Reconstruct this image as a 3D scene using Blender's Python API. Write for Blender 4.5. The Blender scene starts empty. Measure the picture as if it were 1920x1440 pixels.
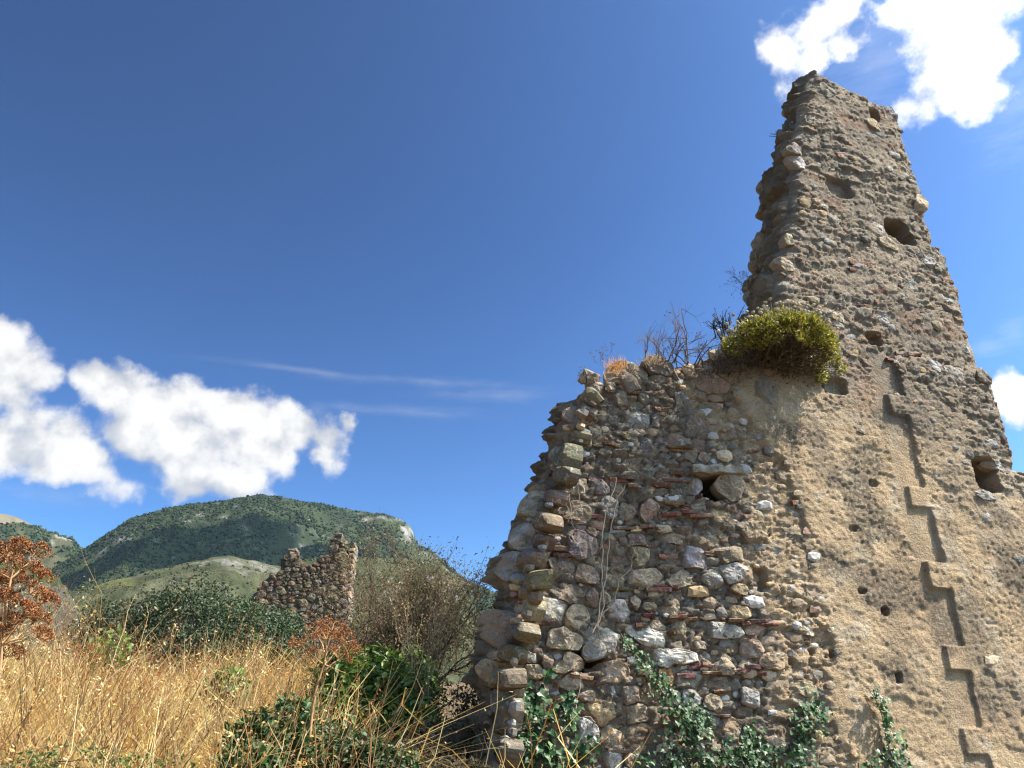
import bpy, math, random
import numpy as np
from mathutils import Vector, Matrix

R = math.radians
scene = bpy.context.scene
random.seed(7)
rng = np.random.default_rng(11)

# ------------------------------------------------------------------ camera
PITCH = 27.0
FPX = 1550.0                       # focal length in photo pixels (1920 wide)
EYE = np.array([0.0, 0.0, 1.6])
cam_d = bpy.data.cameras.new('camera')
cam = bpy.data.objects.new('camera', cam_d)
scene.collection.objects.link(cam)
cam.location = EYE
cam.rotation_euler = (R(90 + PITCH), 0, 0)
cam_d.sensor_width = 36.0
cam_d.lens = 36.0 * FPX / 1920.0
cam_d.clip_start = 0.05
cam_d.clip_end = 20000.0
scene.camera = cam
scene.render.resolution_x, scene.render.resolution_y = 1024, 768

# ------------------------------------------------------------------ light
SUN_AZ, SUN_EL = 99.0, 53.0       # azimuth clockwise from +Y
SUN = np.array([math.sin(R(SUN_AZ)) * math.cos(R(SUN_EL)),
                math.cos(R(SUN_AZ)) * math.cos(R(SUN_EL)), math.sin(R(SUN_EL))])
sun_d = bpy.data.lights.new('sun', 'SUN')
sun_d.energy = 5.0
sun_d.angle = R(0.53)
sun_d.color = (1.0, 0.94, 0.84)
sun_o = bpy.data.objects.new('sun', sun_d)
scene.collection.objects.link(sun_o)
sun_o.rotation_euler = Vector(SUN).to_track_quat('Z', 'Y').to_euler()
sun_o.location = (20, -5, 40)

scene.view_settings.view_transform = 'Standard'
scene.view_settings.look = 'None'
scene.view_settings.gamma = 1.0
scene.view_settings.use_curve_mapping = False
scene.view_settings.exposure = 1.27
scene.cycles.filter_width = 1.25
scene.cycles.use_denoising = True
scene.cycles.denoising_prefilter = 'ACCURATE'
scene.cycles.max_bounces = 5
scene.cycles.diffuse_bounces = 3
scene.cycles.glossy_bounces = 2
scene.cycles.transmission_bounces = 3
scene.cycles.transparent_max_bounces = 8

SKY_STRENGTH = 0.1
SKY_GAMMA = 2.45
SKY_VALUE = 0.120
CLOUD_STRENGTH = 0.41


def pix_dir(px, py):
    """world direction of a photo pixel, used once to measure where things stand"""
    xc, yc = (px - 960.0) / FPX, (720.0 - py) / FPX
    c, s = math.cos(R(PITCH)), math.sin(R(PITCH))
    return np.array([xc, c - yc * s, s + yc * c])


def node(nt, kind, **kw):
    n = nt.nodes.new(kind)
    for k, v in kw.items():
        setattr(n, k, v)
    return n


def setin(nt, sock, v):
    if hasattr(v, 'is_output') or hasattr(v, 'links'):
        nt.links.new(v, sock)
    else:
        sock.default_value = v


def math_n(nt, op, a, b=0.0, c=0.0, clamp=False):
    n = node(nt, 'ShaderNodeMath', operation=op, use_clamp=clamp)
    for i, v in enumerate((a, b, c)):
        setin(nt, n.inputs[i], v)
    return n.outputs[0]


def vmath(nt, op, a, b=None):
    n = node(nt, 'ShaderNodeVectorMath', operation=op)
    setin(nt, n.inputs[0], a)
    if b is not None:
        setin(nt, n.inputs[1], b)
    return n


def smooth_n(nt, v, lo, hi):
    n = node(nt, 'ShaderNodeMapRange', interpolation_type='SMOOTHSTEP')
    setin(nt, n.inputs[0], v)
    n.inputs[1].default_value, n.inputs[2].default_value = lo, hi
    return n.outputs[0]


def noise_n(nt, vec, scale, detail=4.0, rough=0.55, dist=0.0):
    n = node(nt, 'ShaderNodeTexNoise')
    if vec is not None:
        nt.links.new(vec, n.inputs['Vector'])
    n.inputs['Scale'].default_value = scale
    n.inputs['Detail'].default_value = detail
    n.inputs['Roughness'].default_value = rough
    n.inputs['Distortion'].default_value = dist
    return n.outputs['Fac']


def mix_n(nt, fac, a, b, blend='MIX'):
    n = node(nt, 'ShaderNodeMix', data_type='RGBA', blend_type=blend)
    setin(nt, n.inputs[0], fac)
    for i, v in ((6, a), (7, b)):
        if isinstance(v, tuple):
            v = (*v[:3], 1.0)
        setin(nt, n.inputs[i], v)
    return n.outputs[2]


# ------------------------------------------------------------------ sky
def make_world():
    w = bpy.data.worlds.new('World')
    scene.world = w
    w.use_nodes = True
    nt = w.node_tree
    nt.nodes.clear()
    out = node(nt, 'ShaderNodeOutputWorld')
    sky = node(nt, 'ShaderNodeTexSky', sky_type='NISHITA')
    sky.sun_disc = False
    sky.sun_elevation = R(SUN_EL)
    sky.sun_rotation = R(SUN_AZ)
    sky.altitude = 300
    sky.air_density = 1.0
    sky.dust_density = 2.0
    sky.ozone_density = 1.0
    bg = node(nt, 'ShaderNodeBackground')
    hs = node(nt, 'ShaderNodeHueSaturation')
    hs.inputs['Saturation'].default_value = 0.94
    hs.inputs['Value'].default_value = SKY_VALUE
    ga = node(nt, 'ShaderNodeGamma')
    ga.inputs[1].default_value = SKY_GAMMA      # the phone picture's steep tone curve on the clear sky
    nt.links.new(sky.outputs[0], ga.inputs[0])
    nt.links.new(ga.outputs[0], hs.inputs['Color'])
    wb = mix_n(nt, 1.0, hs.outputs[0], (0.84, 1.09, 0.98), 'MULTIPLY')
    nt.links.new(wb, bg.inputs[0])
    bg.inputs[1].default_value = SKY_STRENGTH
    # clouds at infinity: puffs around fixed directions of the sky, broken up by fractal noise
    tc = node(nt, 'ShaderNodeTexCoord')
    d = vmath(nt, 'NORMALIZE', tc.outputs['Generated']).outputs[0]
    wob = node(nt, 'ShaderNodeTexNoise')
    nt.links.new(d, wob.inputs['Vector'])
    wob.inputs['Scale'].default_value = 9.0
    wob.inputs['Detail'].default_value = 6.0
    wob.inputs['Roughness'].default_value = 0.6
    off = vmath(nt, 'SUBTRACT', wob.outputs['Color'], (0.5, 0.5, 0.5)).outputs[0]
    sc = vmath(nt, 'SCALE', off)
    sc.inputs['Scale'].default_value = 0.050
    dw = vmath(nt, 'ADD', d, sc.outputs[0]).outputs[0]

    def puff_field(vec, puffs):
        best = None
        for (px, py, rx, ry, amp) in puffs:
            rx, ry = rx * 1.16, ry * 1.16
            c = pix_dir(px, py)
            c = c / np.linalg.norm(c)
            right = np.array([c[1], -c[0], 0.0])
            right /= np.linalg.norm(right)
            up = np.cross(right, c)
            a = vmath(nt, 'DOT_PRODUCT', vec, tuple(right / (rx / FPX))).outputs['Value']
            b = vmath(nt, 'DOT_PRODUCT', vec, tuple(up / (ry / FPX))).outputs['Value']
            f = vmath(nt, 'DOT_PRODUCT', vec, tuple(c)).outputs['Value']
            r2 = math_n(nt, 'ADD', math_n(nt, 'MULTIPLY', a, a), math_n(nt, 'MULTIPLY', b, b))
            back = math_n(nt, 'MULTIPLY', math_n(nt, 'LESS_THAN', f, 0.0), 10.0)
            r = math_n(nt, 'ADD', math_n(nt, 'SQRT', r2), back)
            v = math_n(nt, 'MULTIPLY', math_n(nt, 'SUBTRACT', 1.0, r), amp)
            best = v if best is None else math_n(nt, 'SMOOTH_MAX', best, v, 0.18)
        return best

    thick = [(-10, 640, 40, 44, .9), (40, 690, 42, 44, 1), (0, 720, 50, 50, 1), (-50, 700, 60, 80, 1), (20, 790, 50, 36, .7), (-20, 840, 80, 46, 1), (60, 850, 70, 40, .95), (130, 850, 66, 40, .85), (120, 800, 46, 30, .6), (180, 880, 44, 26, .65),
             (180, 715, 40, 34, .85), (225, 740, 62, 50, 1), (290, 775, 76, 56, 1.05), (340, 760, 60, 40, .95), (250, 800, 60, 50, .9),
             (340, 830, 86, 60, 1.1), (395, 890, 64, 42, .9), (360, 920, 46, 24, .65), (435, 775, 56, 40, .95), (440, 900, 40, 34, .6),
             (495, 800, 60, 42, 1), (470, 845, 54, 40, .85), (600, 850, 36, 26, .7), (555, 815, 60, 34, .95), (600, 825, 40, 32, .85), (525, 865, 32, 26, .7), (618, 865, 22, 24, .45),
             (205, 910, 36, 22, .35), (652, 797, 14, 12, .5),
             (1800, 30, 85, 52, 1.0), (1822, 105, 54, 48, .9), (1752, 130, 44, 40, .65), (1850, -20, 95, 56, 1.0), (1730, 5, 52, 44, .8),
             (1740, 190, 44, 30, .5), (1830, 180, 40, 36, .5),
             (1462, 88, 24, 40, .45), (1540, 40, 40, 24, .38), (1462, 150, 16, 22, .32), (1570, 80, 36, 20, .3), (1570, 10, 44, 22, .35),
             (1880, 745, 28, 30, .9), (1900, 775, 20, 24, .7)]
    thin = [(560, 695, 210, 9, .55), (800, 715, 260, 12, .5), (950, 740, 160, 14, .4), (760, 775, 200, 14, .35), (1905, 620, 30, 26, .5),
            (1850, 650, 40, 22, .4), (595, 770, 30, 18, .6), (640, 762, 40, 12, .4), (100, 930, 80, 26, .5), (170, 925, 60, 20, .4),
            (1650, 110, 90, 90, .5), (1920, 200, 90, 90, .45)]
    f1 = puff_field(dw, thick)
    n1 = noise_n(nt, d, 20.0, 9.0, 0.62)
    n2 = noise_n(nt, d, 70.0, 6.0, 0.6)
    def billow(scale):
        vn = node(nt, 'ShaderNodeTexVoronoi', feature='SMOOTH_F1')
        vn.inputs['Smoothness'].default_value = .25
        vn.inputs['Scale'].default_value = scale
        nt.links.new(dw2, vn.inputs['Vector'])
        return math_n(nt, 'SUBTRACT', 0.42, vn.outputs['Distance'])
    sc2 = vmath(nt, 'SCALE', off)
    sc2.inputs['Scale'].default_value = 0.03
    dw2 = vmath(nt, 'ADD', d, sc2.outputs[0]).outputs[0]
    puffs_ = math_n(nt, 'ADD', math_n(nt, 'MULTIPLY', billow(26.0), 0.55), math_n(nt, 'MULTIPLY', billow(62.0), 0.16))
    edge = math_n(nt, 'ADD', math_n(nt, 'MULTIPLY', math_n(nt, 'SUBTRACT', n1, 0.5), 1.0), math_n(nt, 'MULTIPLY', math_n(nt, 'SUBTRACT', n2, 0.5), 0.34))
    edge = math_n(nt, 'ADD', edge, puffs_)
    dens = math_n(nt, 'ADD', f1, edge)
    alpha1 = smooth_n(nt, dens, -0.20, 0.30)
    mp = node(nt, 'ShaderNodeMapping')
    mp.inputs['Scale'].default_value = (6.0, 6.0, 30.0)
    mp.inputs['Rotation'].default_value = (0.0, 0.10, 0.0)
    nt.links.new(d, mp.inputs[0])
    n3 = noise_n(nt, mp.outputs[0], 1.6, 8.0, 0.65, 0.3)
    f2 = puff_field(vmath(nt, 'ADD', d, vmath(nt, 'MULTIPLY', sc.outputs[0], (0.35, 0.35, 0.12)).outputs[0]).outputs[0], thin)
    alpha2 = math_n(nt, 'MULTIPLY', smooth_n(nt, math_n(nt, 'ADD', f2, math_n(nt, 'MULTIPLY', math_n(nt, 'SUBTRACT', n3, 0.5), 1.1)), 0.0, 0.8), 0.19)
    alpha = math_n(nt, 'MAXIMUM', math_n(nt, 'MULTIPLY', alpha1, 0.97), alpha2)
    # thicker cores glow warm white, thin bases grey
    sd = tuple(SUN * 0.035)
    f1s = noise_n(nt, vmath(nt, 'ADD', d, sd).outputs[0], 20.0, 5.0, 0.55)
    n1c = noise_n(nt, d, 20.0, 5.0, 0.55)
    lit = smooth_n(nt, math_n(nt, 'SUBTRACT', n1c, f1s), -0.22, 0.16)
    core = smooth_n(nt, dens, 0.15, 1.0)
    lum = math_n(nt, 'ADD', 0.72, math_n(nt, 'ADD', math_n(nt, 'ADD', math_n(nt, 'MULTIPLY', core, 0.26), math_n(nt, 'MULTIPLY', lit, 0.30)), math_n(nt, 'MULTIPLY', puffs_, 0.22)))
    sx = vmath(nt, 'DOT_PRODUCT', d, tuple(SUN)).outputs['Value']
    near_sun = smooth_n(nt, sx, 0.3, 0.95)
    lum = math_n(nt, 'MULTIPLY', lum, math_n(nt, 'ADD', 1.0, math_n(nt, 'MULTIPLY', near_sun, 0.9)))
    cc = mix_n(nt, smooth_n(nt, lum, 0.5, 1.0), (0.83, 0.89, 1.0), (1.0, 0.985, 0.96))
    cb = node(nt, 'ShaderNodeBackground')
    nt.links.new(cc, cb.inputs[0])
    nt.links.new(math_n(nt, 'MULTIPLY', lum, CLOUD_STRENGTH), cb.inputs[1])
    mx = node(nt, 'ShaderNodeMixShader')
    nt.links.new(alpha, mx.inputs[0])
    nt.links.new(bg.outputs[0], mx.inputs[1])
    nt.links.new(cb.outputs[0], mx.inputs[2])
    nt.links.new(mx.outputs[0], out.inputs[0])


make_world()


# ------------------------------------------------------------------ numeric helpers
def sstep(x, a, b):
    t = np.clip((x - a) / (b - a), 0, 1)
    return t * t * (3 - 2 * t)


def _h(ix, iy, iz, seed):
    h = (ix.astype(np.int64) * 374761393 + iy.astype(np.int64) * 668265263 + iz.astype(np.int64) * 2147483647 + seed * 1274126177) & 0xFFFFFFFF
    h = ((h ^ (h >> 13)) * 1274126177) & 0xFFFFFFFF
    h = ((h ^ (h >> 16)) * 2246822519) & 0xFFFFFFFF
    return ((h ^ (h >> 15)) & 0xFFFFFF).astype(np.float64) / 0xFFFFFF


def vnoise(x, y, z=None, seed=0):
    x, y = np.asarray(x, float), np.asarray(y, float)
    ix, iy = np.floor(x).astype(np.int64), np.floor(y).astype(np.int64)
    fx, fy = x - ix, y - iy
    fx, fy = fx * fx * fx * (fx * (fx * 6 - 15) + 10), fy * fy * fy * (fy * (fy * 6 - 15) + 10)
    if z is None:
        iz = np.zeros_like(ix)
        a = _h(ix, iy, iz, seed) * (1 - fx) + _h(ix + 1, iy, iz, seed) * fx
        b = _h(ix, iy + 1, iz, seed) * (1 - fx) + _h(ix + 1, iy + 1, iz, seed) * fx
        return a * (1 - fy) + b * fy - 0.5
    z = np.asarray(z, float)
    iz = np.floor(z).astype(np.int64)
    fz = z - iz
    fz = fz * fz * (3 - 2 * fz)
    r = 0
    for k in (0, 1):
        a = _h(ix, iy, iz + k, seed) * (1 - fx) + _h(ix + 1, iy, iz + k, seed) * fx
        b = _h(ix, iy + 1, iz + k, seed) * (1 - fx) + _h(ix + 1, iy + 1, iz + k, seed) * fx
        r = r + (a * (1 - fy) + b * fy) * (fz if k else 1 - fz)
    return r - 0.5


def fbm(x, y, z=None, seed=0, octaves=4, gain=0.5):
    s, amp, f = 0.0, 1.0, 1.0
    for o in range(octaves):
        s = s + amp * vnoise(x * f, y * f, None if z is None else z * f, seed + o * 17)
        amp *= gain
        f *= 2.03
    return s


def cellnoise(x, y, seed=0):
    """distance to the nearest of jittered points, and a random value of that cell"""
    ix, iy = np.floor(x).astype(np.int64), np.floor(y).astype(np.int64)
    best = np.full(x.shape, 9.0)
    val = np.zeros(x.shape)
    zz = np.zeros_like(ix)
    for dx in (-1, 0, 1):
        for dy in (-1, 0, 1):
            cx, cy = ix + dx, iy + dy
            jx = cx + _h(cx, cy, zz, seed)
            jy = cy + _h(cx, cy, zz, seed + 5)
            dd = np.hypot(x - jx, y - jy)
            m = dd < best
            best = np.where(m, dd, best)
            val = np.where(m, _h(cx, cy, zz, seed + 9), val)
    return best, val


def masonry(u, v, fu, fv, seed, warp=.5):
    """flat-faced irregular stones: returns (height of the face -.5.. .5, joint 0..1, value of the stone)"""
    x = u * fu + warp * fbm(u * 5, v * 6, seed=seed + 31, octaves=3)
    y = v * fv + warp * fbm(u * 5, v * 6, seed=seed + 37, octaves=3)
    row = np.floor(y + .25 * vnoise(x * .5, y * .3, seed=seed + 41))
    x = x + .37 * np.mod(row * 0.618, 1.0) * 2
    ix, iy = np.floor(x).astype(np.int64), np.floor(y).astype(np.int64)
    f1 = np.full(x.shape, 9.0)
    f2 = np.full(x.shape, 9.0)
    val = np.zeros(x.shape)
    tx = np.zeros(x.shape)
    ty = np.zeros(x.shape)
    zz = np.zeros_like(ix)
    for dx in (-1, 0, 1):
        for dy in (-1, 0, 1):
            cx, cy = ix + dx, iy + dy
            ox = x - (cx + .15 + .7 * _h(cx, cy, zz, seed))
            oy = y - (cy + .2 + .6 * _h(cx, cy, zz, seed + 5))
            dd = np.abs(ox) ** 1.5 + np.abs(oy) ** 1.5
            dd = dd ** (1 / 1.5)
            m = dd < f1
            f2 = np.where(m, f1, np.minimum(f2, dd))
            f1 = np.where(m, dd, f1)
            val = np.where(m, _h(cx, cy, zz, seed + 9), val)
            tx = np.where(m, ox * (_h(cx, cy, zz, seed + 11) - .5), tx)
            ty = np.where(m, oy * (_h(cx, cy, zz, seed + 13) - .5), ty)
    return val - .5 + 1.1 * tx + 1.1 * ty, 1 - sstep(f2 - f1, .02, .16), val


# ------------------------------------------------------------------ mesh helpers
COL = scene.collection


def make_mesh(name, V, F, mat=None, cols=None, smooth=True, edges_sharp=None):
    """V (n,3) array; F an (m,k) array or a list of arrays of different k"""
    me = bpy.data.meshes.new(name)
    V = np.asarray(V, np.float32)
    Fs = F if isinstance(F, list) else [F]
    Fs = [np.asarray(f, np.int32) for f in Fs if len(f)]
    me.vertices.add(len(V))
    me.vertices.foreach_set('co', V.ravel())
    loops = np.concatenate([f.ravel() for f in Fs])
    tot = np.concatenate([np.full(len(f), f.shape[1], np.int32) for f in Fs])
    start = np.concatenate([[0], np.cumsum(tot)[:-1]]).astype(np.int32)
    me.loops.add(len(loops))
    me.loops.foreach_set('vertex_index', loops)
    me.polygons.add(len(tot))
    me.polygons.foreach_set('loop_start', start)
    me.polygons.foreach_set('loop_total', tot)
    me.polygons.foreach_set('use_smooth', np.full(len(tot), bool(smooth)))
    if cols is not None:
        at = me.attributes.new('tint', 'FLOAT_COLOR', 'POINT')
        c = np.ones((len(V), 4), np.float32)
        c[:, :3] = cols
        at.data.foreach_set('color', c.ravel())
    me.update(calc_edges=True)
    me.validate()
    if edges_sharp is not None:
        me.set_sharp_from_angle(angle=edges_sharp)
    if mat is not None:
        me.materials.append(mat)
    return me


def link(name, me, parent=None, loc=None, M=None, kind=None, color=None):
    o = bpy.data.objects.new(name, me)
    COL.objects.link(o)
    if parent is not None:
        o.parent = parent
    if M is not None:
        o.matrix_basis = M
    elif loc is not None:
        o.location = loc
    if kind:
        o['kind'] = kind
    if color is not None:
        o.color = (*color, 1.0)
    return o


def thing(name, label, cat, loc=(0, 0, 0), rz=0.0, group=None):
    o = bpy.data.objects.new(name, None)
    o.empty_display_size = 0.2
    COL.objects.link(o)
    o.location = loc
    o.rotation_euler = (0, 0, rz)
    o['label'], o['category'], o['kind'] = label, cat, 'thing'
    if group:
        o['group'] = group
    return o


class MB:
    """collects vertices, faces and tints"""
    def __init__(self):
        self.V, self.F3, self.F4, self.C, self.n = [], [], [], [], 0

    def add(self, V, F, col=None):
        V = np.asarray(V, float)
        F = np.asarray(F, int)
        if len(F):
            (self.F3 if F.shape[1] == 3 else self.F4).append(F + self.n)
        self.V.append(V)
        if col is None:
            col = (1, 1, 1)
        c = np.asarray(col, float)
        self.C.append(np.broadcast_to(c, (len(V), 3)) if c.ndim == 1 else c)
        self.n += len(V)

    def tube(self, pts, rad, sides=5, col=None):
        pts = np.asarray(pts, float)
        n = len(pts)
        rad = np.broadcast_to(np.asarray(rad, float), (n,))
        t = np.gradient(pts, axis=0)
        t /= np.linalg.norm(t, axis=1)[:, None] + 1e-9
        ref = np.array([0.3, 0.2, 0.93]) if abs(t[0][2]) < 0.8 else np.array([1.0, 0.1, 0.0])
        a = np.cross(t, ref)
        a /= np.linalg.norm(a, axis=1)[:, None] + 1e-9
        b = np.cross(t, a)
        th = np.arange(sides) * 2 * math.pi / sides
        V = pts[:, None, :] + rad[:, None, None] * (np.cos(th)[None, :, None] * a[:, None, :] + np.sin(th)[None, :, None] * b[:, None, :])
        i = np.arange(n - 1)[:, None] * sides
        j = np.arange(sides)[None, :]
        j2 = (j + 1) % sides
        F = np.stack([i + j, i + j2, i + sides + j2, i + sides + j], -1).reshape(-1, 4)
        self.add(V.reshape(-1, 3), F, col)

    def mesh(self, name, mat, smooth=True, tint=True):
        Fs = []
        if self.F4:
            Fs.append(np.concatenate(self.F4))
        if self.F3:
            Fs.append(np.concatenate(self.F3))
        return make_mesh(name, np.concatenate(self.V), Fs, mat, np.concatenate(self.C) if tint else None, smooth)


def bases(nrm, roll):
    """(n,3,3) frames with third axis nrm"""
    nrm = nrm / (np.linalg.norm(nrm, axis=1)[:, None] + 1e-9)
    ref = np.where(np.abs(nrm[:, 2:3]) < 0.9, np.array([[0, 0, 1.0]]), np.array([[1.0, 0, 0]]))
    a = np.cross(ref, nrm)
    a /= np.linalg.norm(a, axis=1)[:, None] + 1e-9
    b = np.cross(nrm, a)
    c, s = np.cos(roll)[:, None], np.sin(roll)[:, None]
    return np.stack([a * c + b * s, -a * s + b * c, nrm], axis=2)


def scatter(mb, T, F, pos, B, scale, col):
    """copies of template T placed with frames B"""
    T = np.asarray(T, float)
    n, k = len(pos), len(T)
    scale = np.asarray(scale, float)
    if scale.ndim == 1:
        scale = scale[:, None]
    V = np.einsum('nij,nkj->nki', B, T[None] * scale[:, None, :]) + pos[:, None, :]
    F = np.asarray(F, int)
    FF = (F[None] + (np.arange(n) * k)[:, None, None]).reshape(-1, F.shape[1])
    mb.add(V.reshape(-1, 3), FF, np.repeat(col, k, axis=0))


def ico(sub=1):
    import bmesh
    bm = bmesh.new()
    bmesh.ops.create_icosphere(bm, subdivisions=sub, radius=1.0)
    V = np.array([v.co[:] for v in bm.verts])
    F = np.array([[v.index for v in f.verts] for f in bm.faces])
    bm.free()
    return V, F


ICO1 = ico(1)
ICO2 = ico(2)
ICO3 = ico(3)
OCTA = (np.array([[1, 0, 0], [0, 1, 0], [-1, 0, 0], [0, -1, 0], [0, 0, 1], [0, 0, -1]], float), np.array([[0, 1, 4], [1, 2, 4], [2, 3, 4], [3, 0, 4], [1, 0, 5], [2, 1, 5], [3, 2, 5], [0, 3, 5]]))
LEAF_T = np.array([[0, 0, 0], [-.24, .32, .05], [-.2, .7, .03], [0, 1, -.06], [.2, .7, .03], [.24, .32, .05], [0, .5, -.03]])
LEAF_F = np.array([[0, 6, 2, 1], [6, 3, 2, 2], [0, 5, 4, 6], [6, 4, 3, 3]])
LEAF_F = np.array([[0, 6, 1], [1, 6, 2], [2, 6, 3], [3, 6, 4], [4, 6, 5], [5, 6, 0]])
DIAM_T = np.array([[0, 0, 0], [-.2, .5, .06], [0, 1, 0], [.2, .5, .06]])
DIAM_F = np.array([[0, 2, 1], [0, 3, 2]])


# ------------------------------------------------------------------ materials
def base_mat(name):
    m = bpy.data.materials.new(name)
    m.use_nodes = True
    nt = m.node_tree
    b = nt.nodes['Principled BSDF']
    return m, nt, b


def mat_tint(name, rough=0.9, noise_scale=40.0, noise_amt=0.35, bump=0.0, bump_scale=60.0, bump_dist=0.01, spec=0.15, transl=0.0):
    """colour from the 'tint' attribute, broken up by noise"""
    m, nt, b = base_mat(name)
    at = node(nt, 'ShaderNodeAttribute', attribute_name='tint')
    tc = node(nt, 'ShaderNodeTexCoord')
    c = at.outputs['Color']
    if noise_amt:
        n = noise_n(nt, tc.outputs['Object'], noise_scale, 6.0, 0.65)
        k = math_n(nt, 'ADD', 1.0 - noise_amt, math_n(nt, 'MULTIPLY', n, 2 * noise_amt))
        c = vmath(nt, 'SCALE', c)
        nt.links.new(at.outputs['Color'], c.inputs[0])
        nt.links.new(k, c.inputs['Scale'])
        c = c.outputs[0]
    nt.links.new(c, b.inputs['Base Color'])
    b.inputs['Roughness'].default_value = rough
    b.inputs['Specular IOR Level'].default_value = spec
    if bump:
        bn = node(nt, 'ShaderNodeBump')
        bn.inputs['Strength'].default_value = bump
        bn.inputs['Distance'].default_value = bump_dist
        nt.links.new(noise_n(nt, tc.outputs['Object'], bump_scale, 8.0, 0.7), bn.inputs['Height'])
        nt.links.new(bn.outputs[0], b.inputs['Normal'])
    if transl:
        tr = node(nt, 'ShaderNodeBsdfTranslucent')
        nt.links.new(c, tr.inputs[0])
        mx = node(nt, 'ShaderNodeMixShader')
        mx.inputs[0].default_value = transl
        nt.links.new(b.outputs[0], mx.inputs[1])
        nt.links.new(tr.outputs[0], mx.inputs[2])
        nt.links.new(mx.outputs[0], nt.nodes['Material Output'].inputs[0])
    return m


def mat_stone(name='field_stone', SMEAR=0.8):
    """field stone: colour of the single piece (object colour) with veins, lichen and a rough skin"""
    m, nt, b = base_mat(name)
    oi = node(nt, 'ShaderNodeObjectInfo')
    tc = node(nt, 'ShaderNodeTexCoord')
    off = vmath(nt, 'ADD', tc.outputs['Object'])
    rv = math_n(nt, 'MULTIPLY', oi.outputs['Random'], 37.0)
    nt.links.new(rv, off.inputs[1])
    p = off.outputs[0]
    n1 = noise_n(nt, p, 9.0, 8.0, 0.65, 0.4)
    n2 = noise_n(nt, p, 45.0, 6.0, 0.7)
    n3 = noise_n(nt, p, 16.0, 5.0, 0.6, 1.2)
    c = mix_n(nt, math_n(nt, 'MULTIPLY', smooth_n(nt, n1, 0.42, 0.62), 0.75), oi.outputs['Color'], (0.22, 0.165, 0.105))
    c = mix_n(nt, math_n(nt, 'MULTIPLY', smooth_n(nt, n3, 0.56, 0.66), 0.65), c, (0.46, 0.43, 0.38))
    c = mix_n(nt, math_n(nt, 'MULTIPLY', smooth_n(nt, noise_n(nt, p, 22.0, 6.0, 0.7), 0.55, 0.68), 0.7), c, (0.075, 0.065, 0.052))
    sp = node(nt, 'ShaderNodeSeparateXYZ')
    nt.links.new(tc.outputs['Object'], sp.inputs[0])
    hgt = math_n(nt, 'ADD', math_n(nt, 'MULTIPLY', sp.outputs[1], -1.0), math_n(nt, 'MULTIPLY', math_n(nt, 'SUBTRACT', n3, 0.5), 0.09))
    c = mix_n(nt, math_n(nt, 'MULTIPLY', math_n(nt, 'SUBTRACT', 1.0, smooth_n(nt, hgt, 0.004, 0.022)), SMEAR), c, (0.33, 0.24, 0.16))
    k = math_n(nt, 'ADD', 0.45, math_n(nt, 'MULTIPLY', n2, 0.85))
    sc = vmath(nt, 'SCALE', c)
    nt.links.new(k, sc.inputs['Scale'])
    nt.links.new(sc.outputs[0], b.inputs['Base Color'])
    b.inputs['Roughness'].default_value = 0.88
    b.inputs['Specular IOR Level'].default_value = 0.2
    bn = node(nt, 'ShaderNodeBump')
    bn.inputs['Strength'].default_value = 0.8
    bn.inputs['Distance'].default_value = 0.03
    h = math_n(nt, 'ADD', n1, math_n(nt, 'MULTIPLY', n2, 0.6))
    h = math_n(nt, 'ADD', h, math_n(nt, 'MULTIPLY', noise_n(nt, p, 130.0, 4.0, 0.7), 0.12))
    nt.links.new(h, bn.inputs['Height'])
    nt.links.new(bn.outputs[0], b.inputs['Normal'])
    return m


def mat_mortar():
    m, nt, b = base_mat('lime_mortar')
    at = node(nt, 'ShaderNodeAttribute', attribute_name='tint')
    tc = node(nt, 'ShaderNodeTexCoord')
    p = tc.outputs['Object']
    n1 = noise_n(nt, p, 2.2, 8.0, 0.65, 0.2)
    n2 = noise_n(nt, p, 26.0, 7.0, 0.7)
    n3 = noise_n(nt, p, 90.0, 5.0, 0.7)
    c = mix_n(nt, math_n(nt, 'MULTIPLY', smooth_n(nt, n1, 0.5, 0.68), 0.35), at.outputs['Color'], (0.20, 0.165, 0.125))
    c = mix_n(nt, math_n(nt, 'MULTIPLY', smooth_n(nt, n2, 0.56, 0.70), 0.45), c, (0.50, 0.41, 0.30))
    c = mix_n(nt, math_n(nt, 'MULTIPLY', smooth_n(nt, noise_n(nt, p, 17.0, 6.0, 0.7), 0.57, 0.68), 0.55), c, (0.10, 0.08, 0.06))
    spk = math_n(nt, 'MULTIPLY', smooth_n(nt, noise_n(nt, p, 62.0, 5.0, 0.75), 0.54, 0.66), smooth_n(nt, noise_n(nt, p, 1.7, 6.0, 0.65), 0.40, 0.62))
    c = mix_n(nt, math_n(nt, 'MULTIPLY', spk, 0.75), c, (0.075, 0.062, 0.05))
    k = math_n(nt, 'ADD', 0.58, math_n(nt, 'MULTIPLY', n3, 0.66))
    sc = vmath(nt, 'SCALE', c)
    nt.links.new(k, sc.inputs['Scale'])
    nt.links.new(sc.outputs[0], b.inputs['Base Color'])
    b.inputs['Roughness'].default_value = 0.95
    b.inputs['Specular IOR Level'].default_value = 0.1
    bn = node(nt, 'ShaderNodeBump')
    bn.inputs['Strength'].default_value = 1.0
    bn.inputs['Distance'].default_value = 0.040
    n4 = noise_n(nt, p, 48.0, 9.0, 0.72, 0.3)
    nt.links.new(math_n(nt, 'ADD', math_n(nt, 'MULTIPLY', n4, 1.2), math_n(nt, 'MULTIPLY', n3, 0.5)), bn.inputs['Height'])
    nt.links.new(bn.outputs[0], b.inputs['Normal'])
    return m


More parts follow.
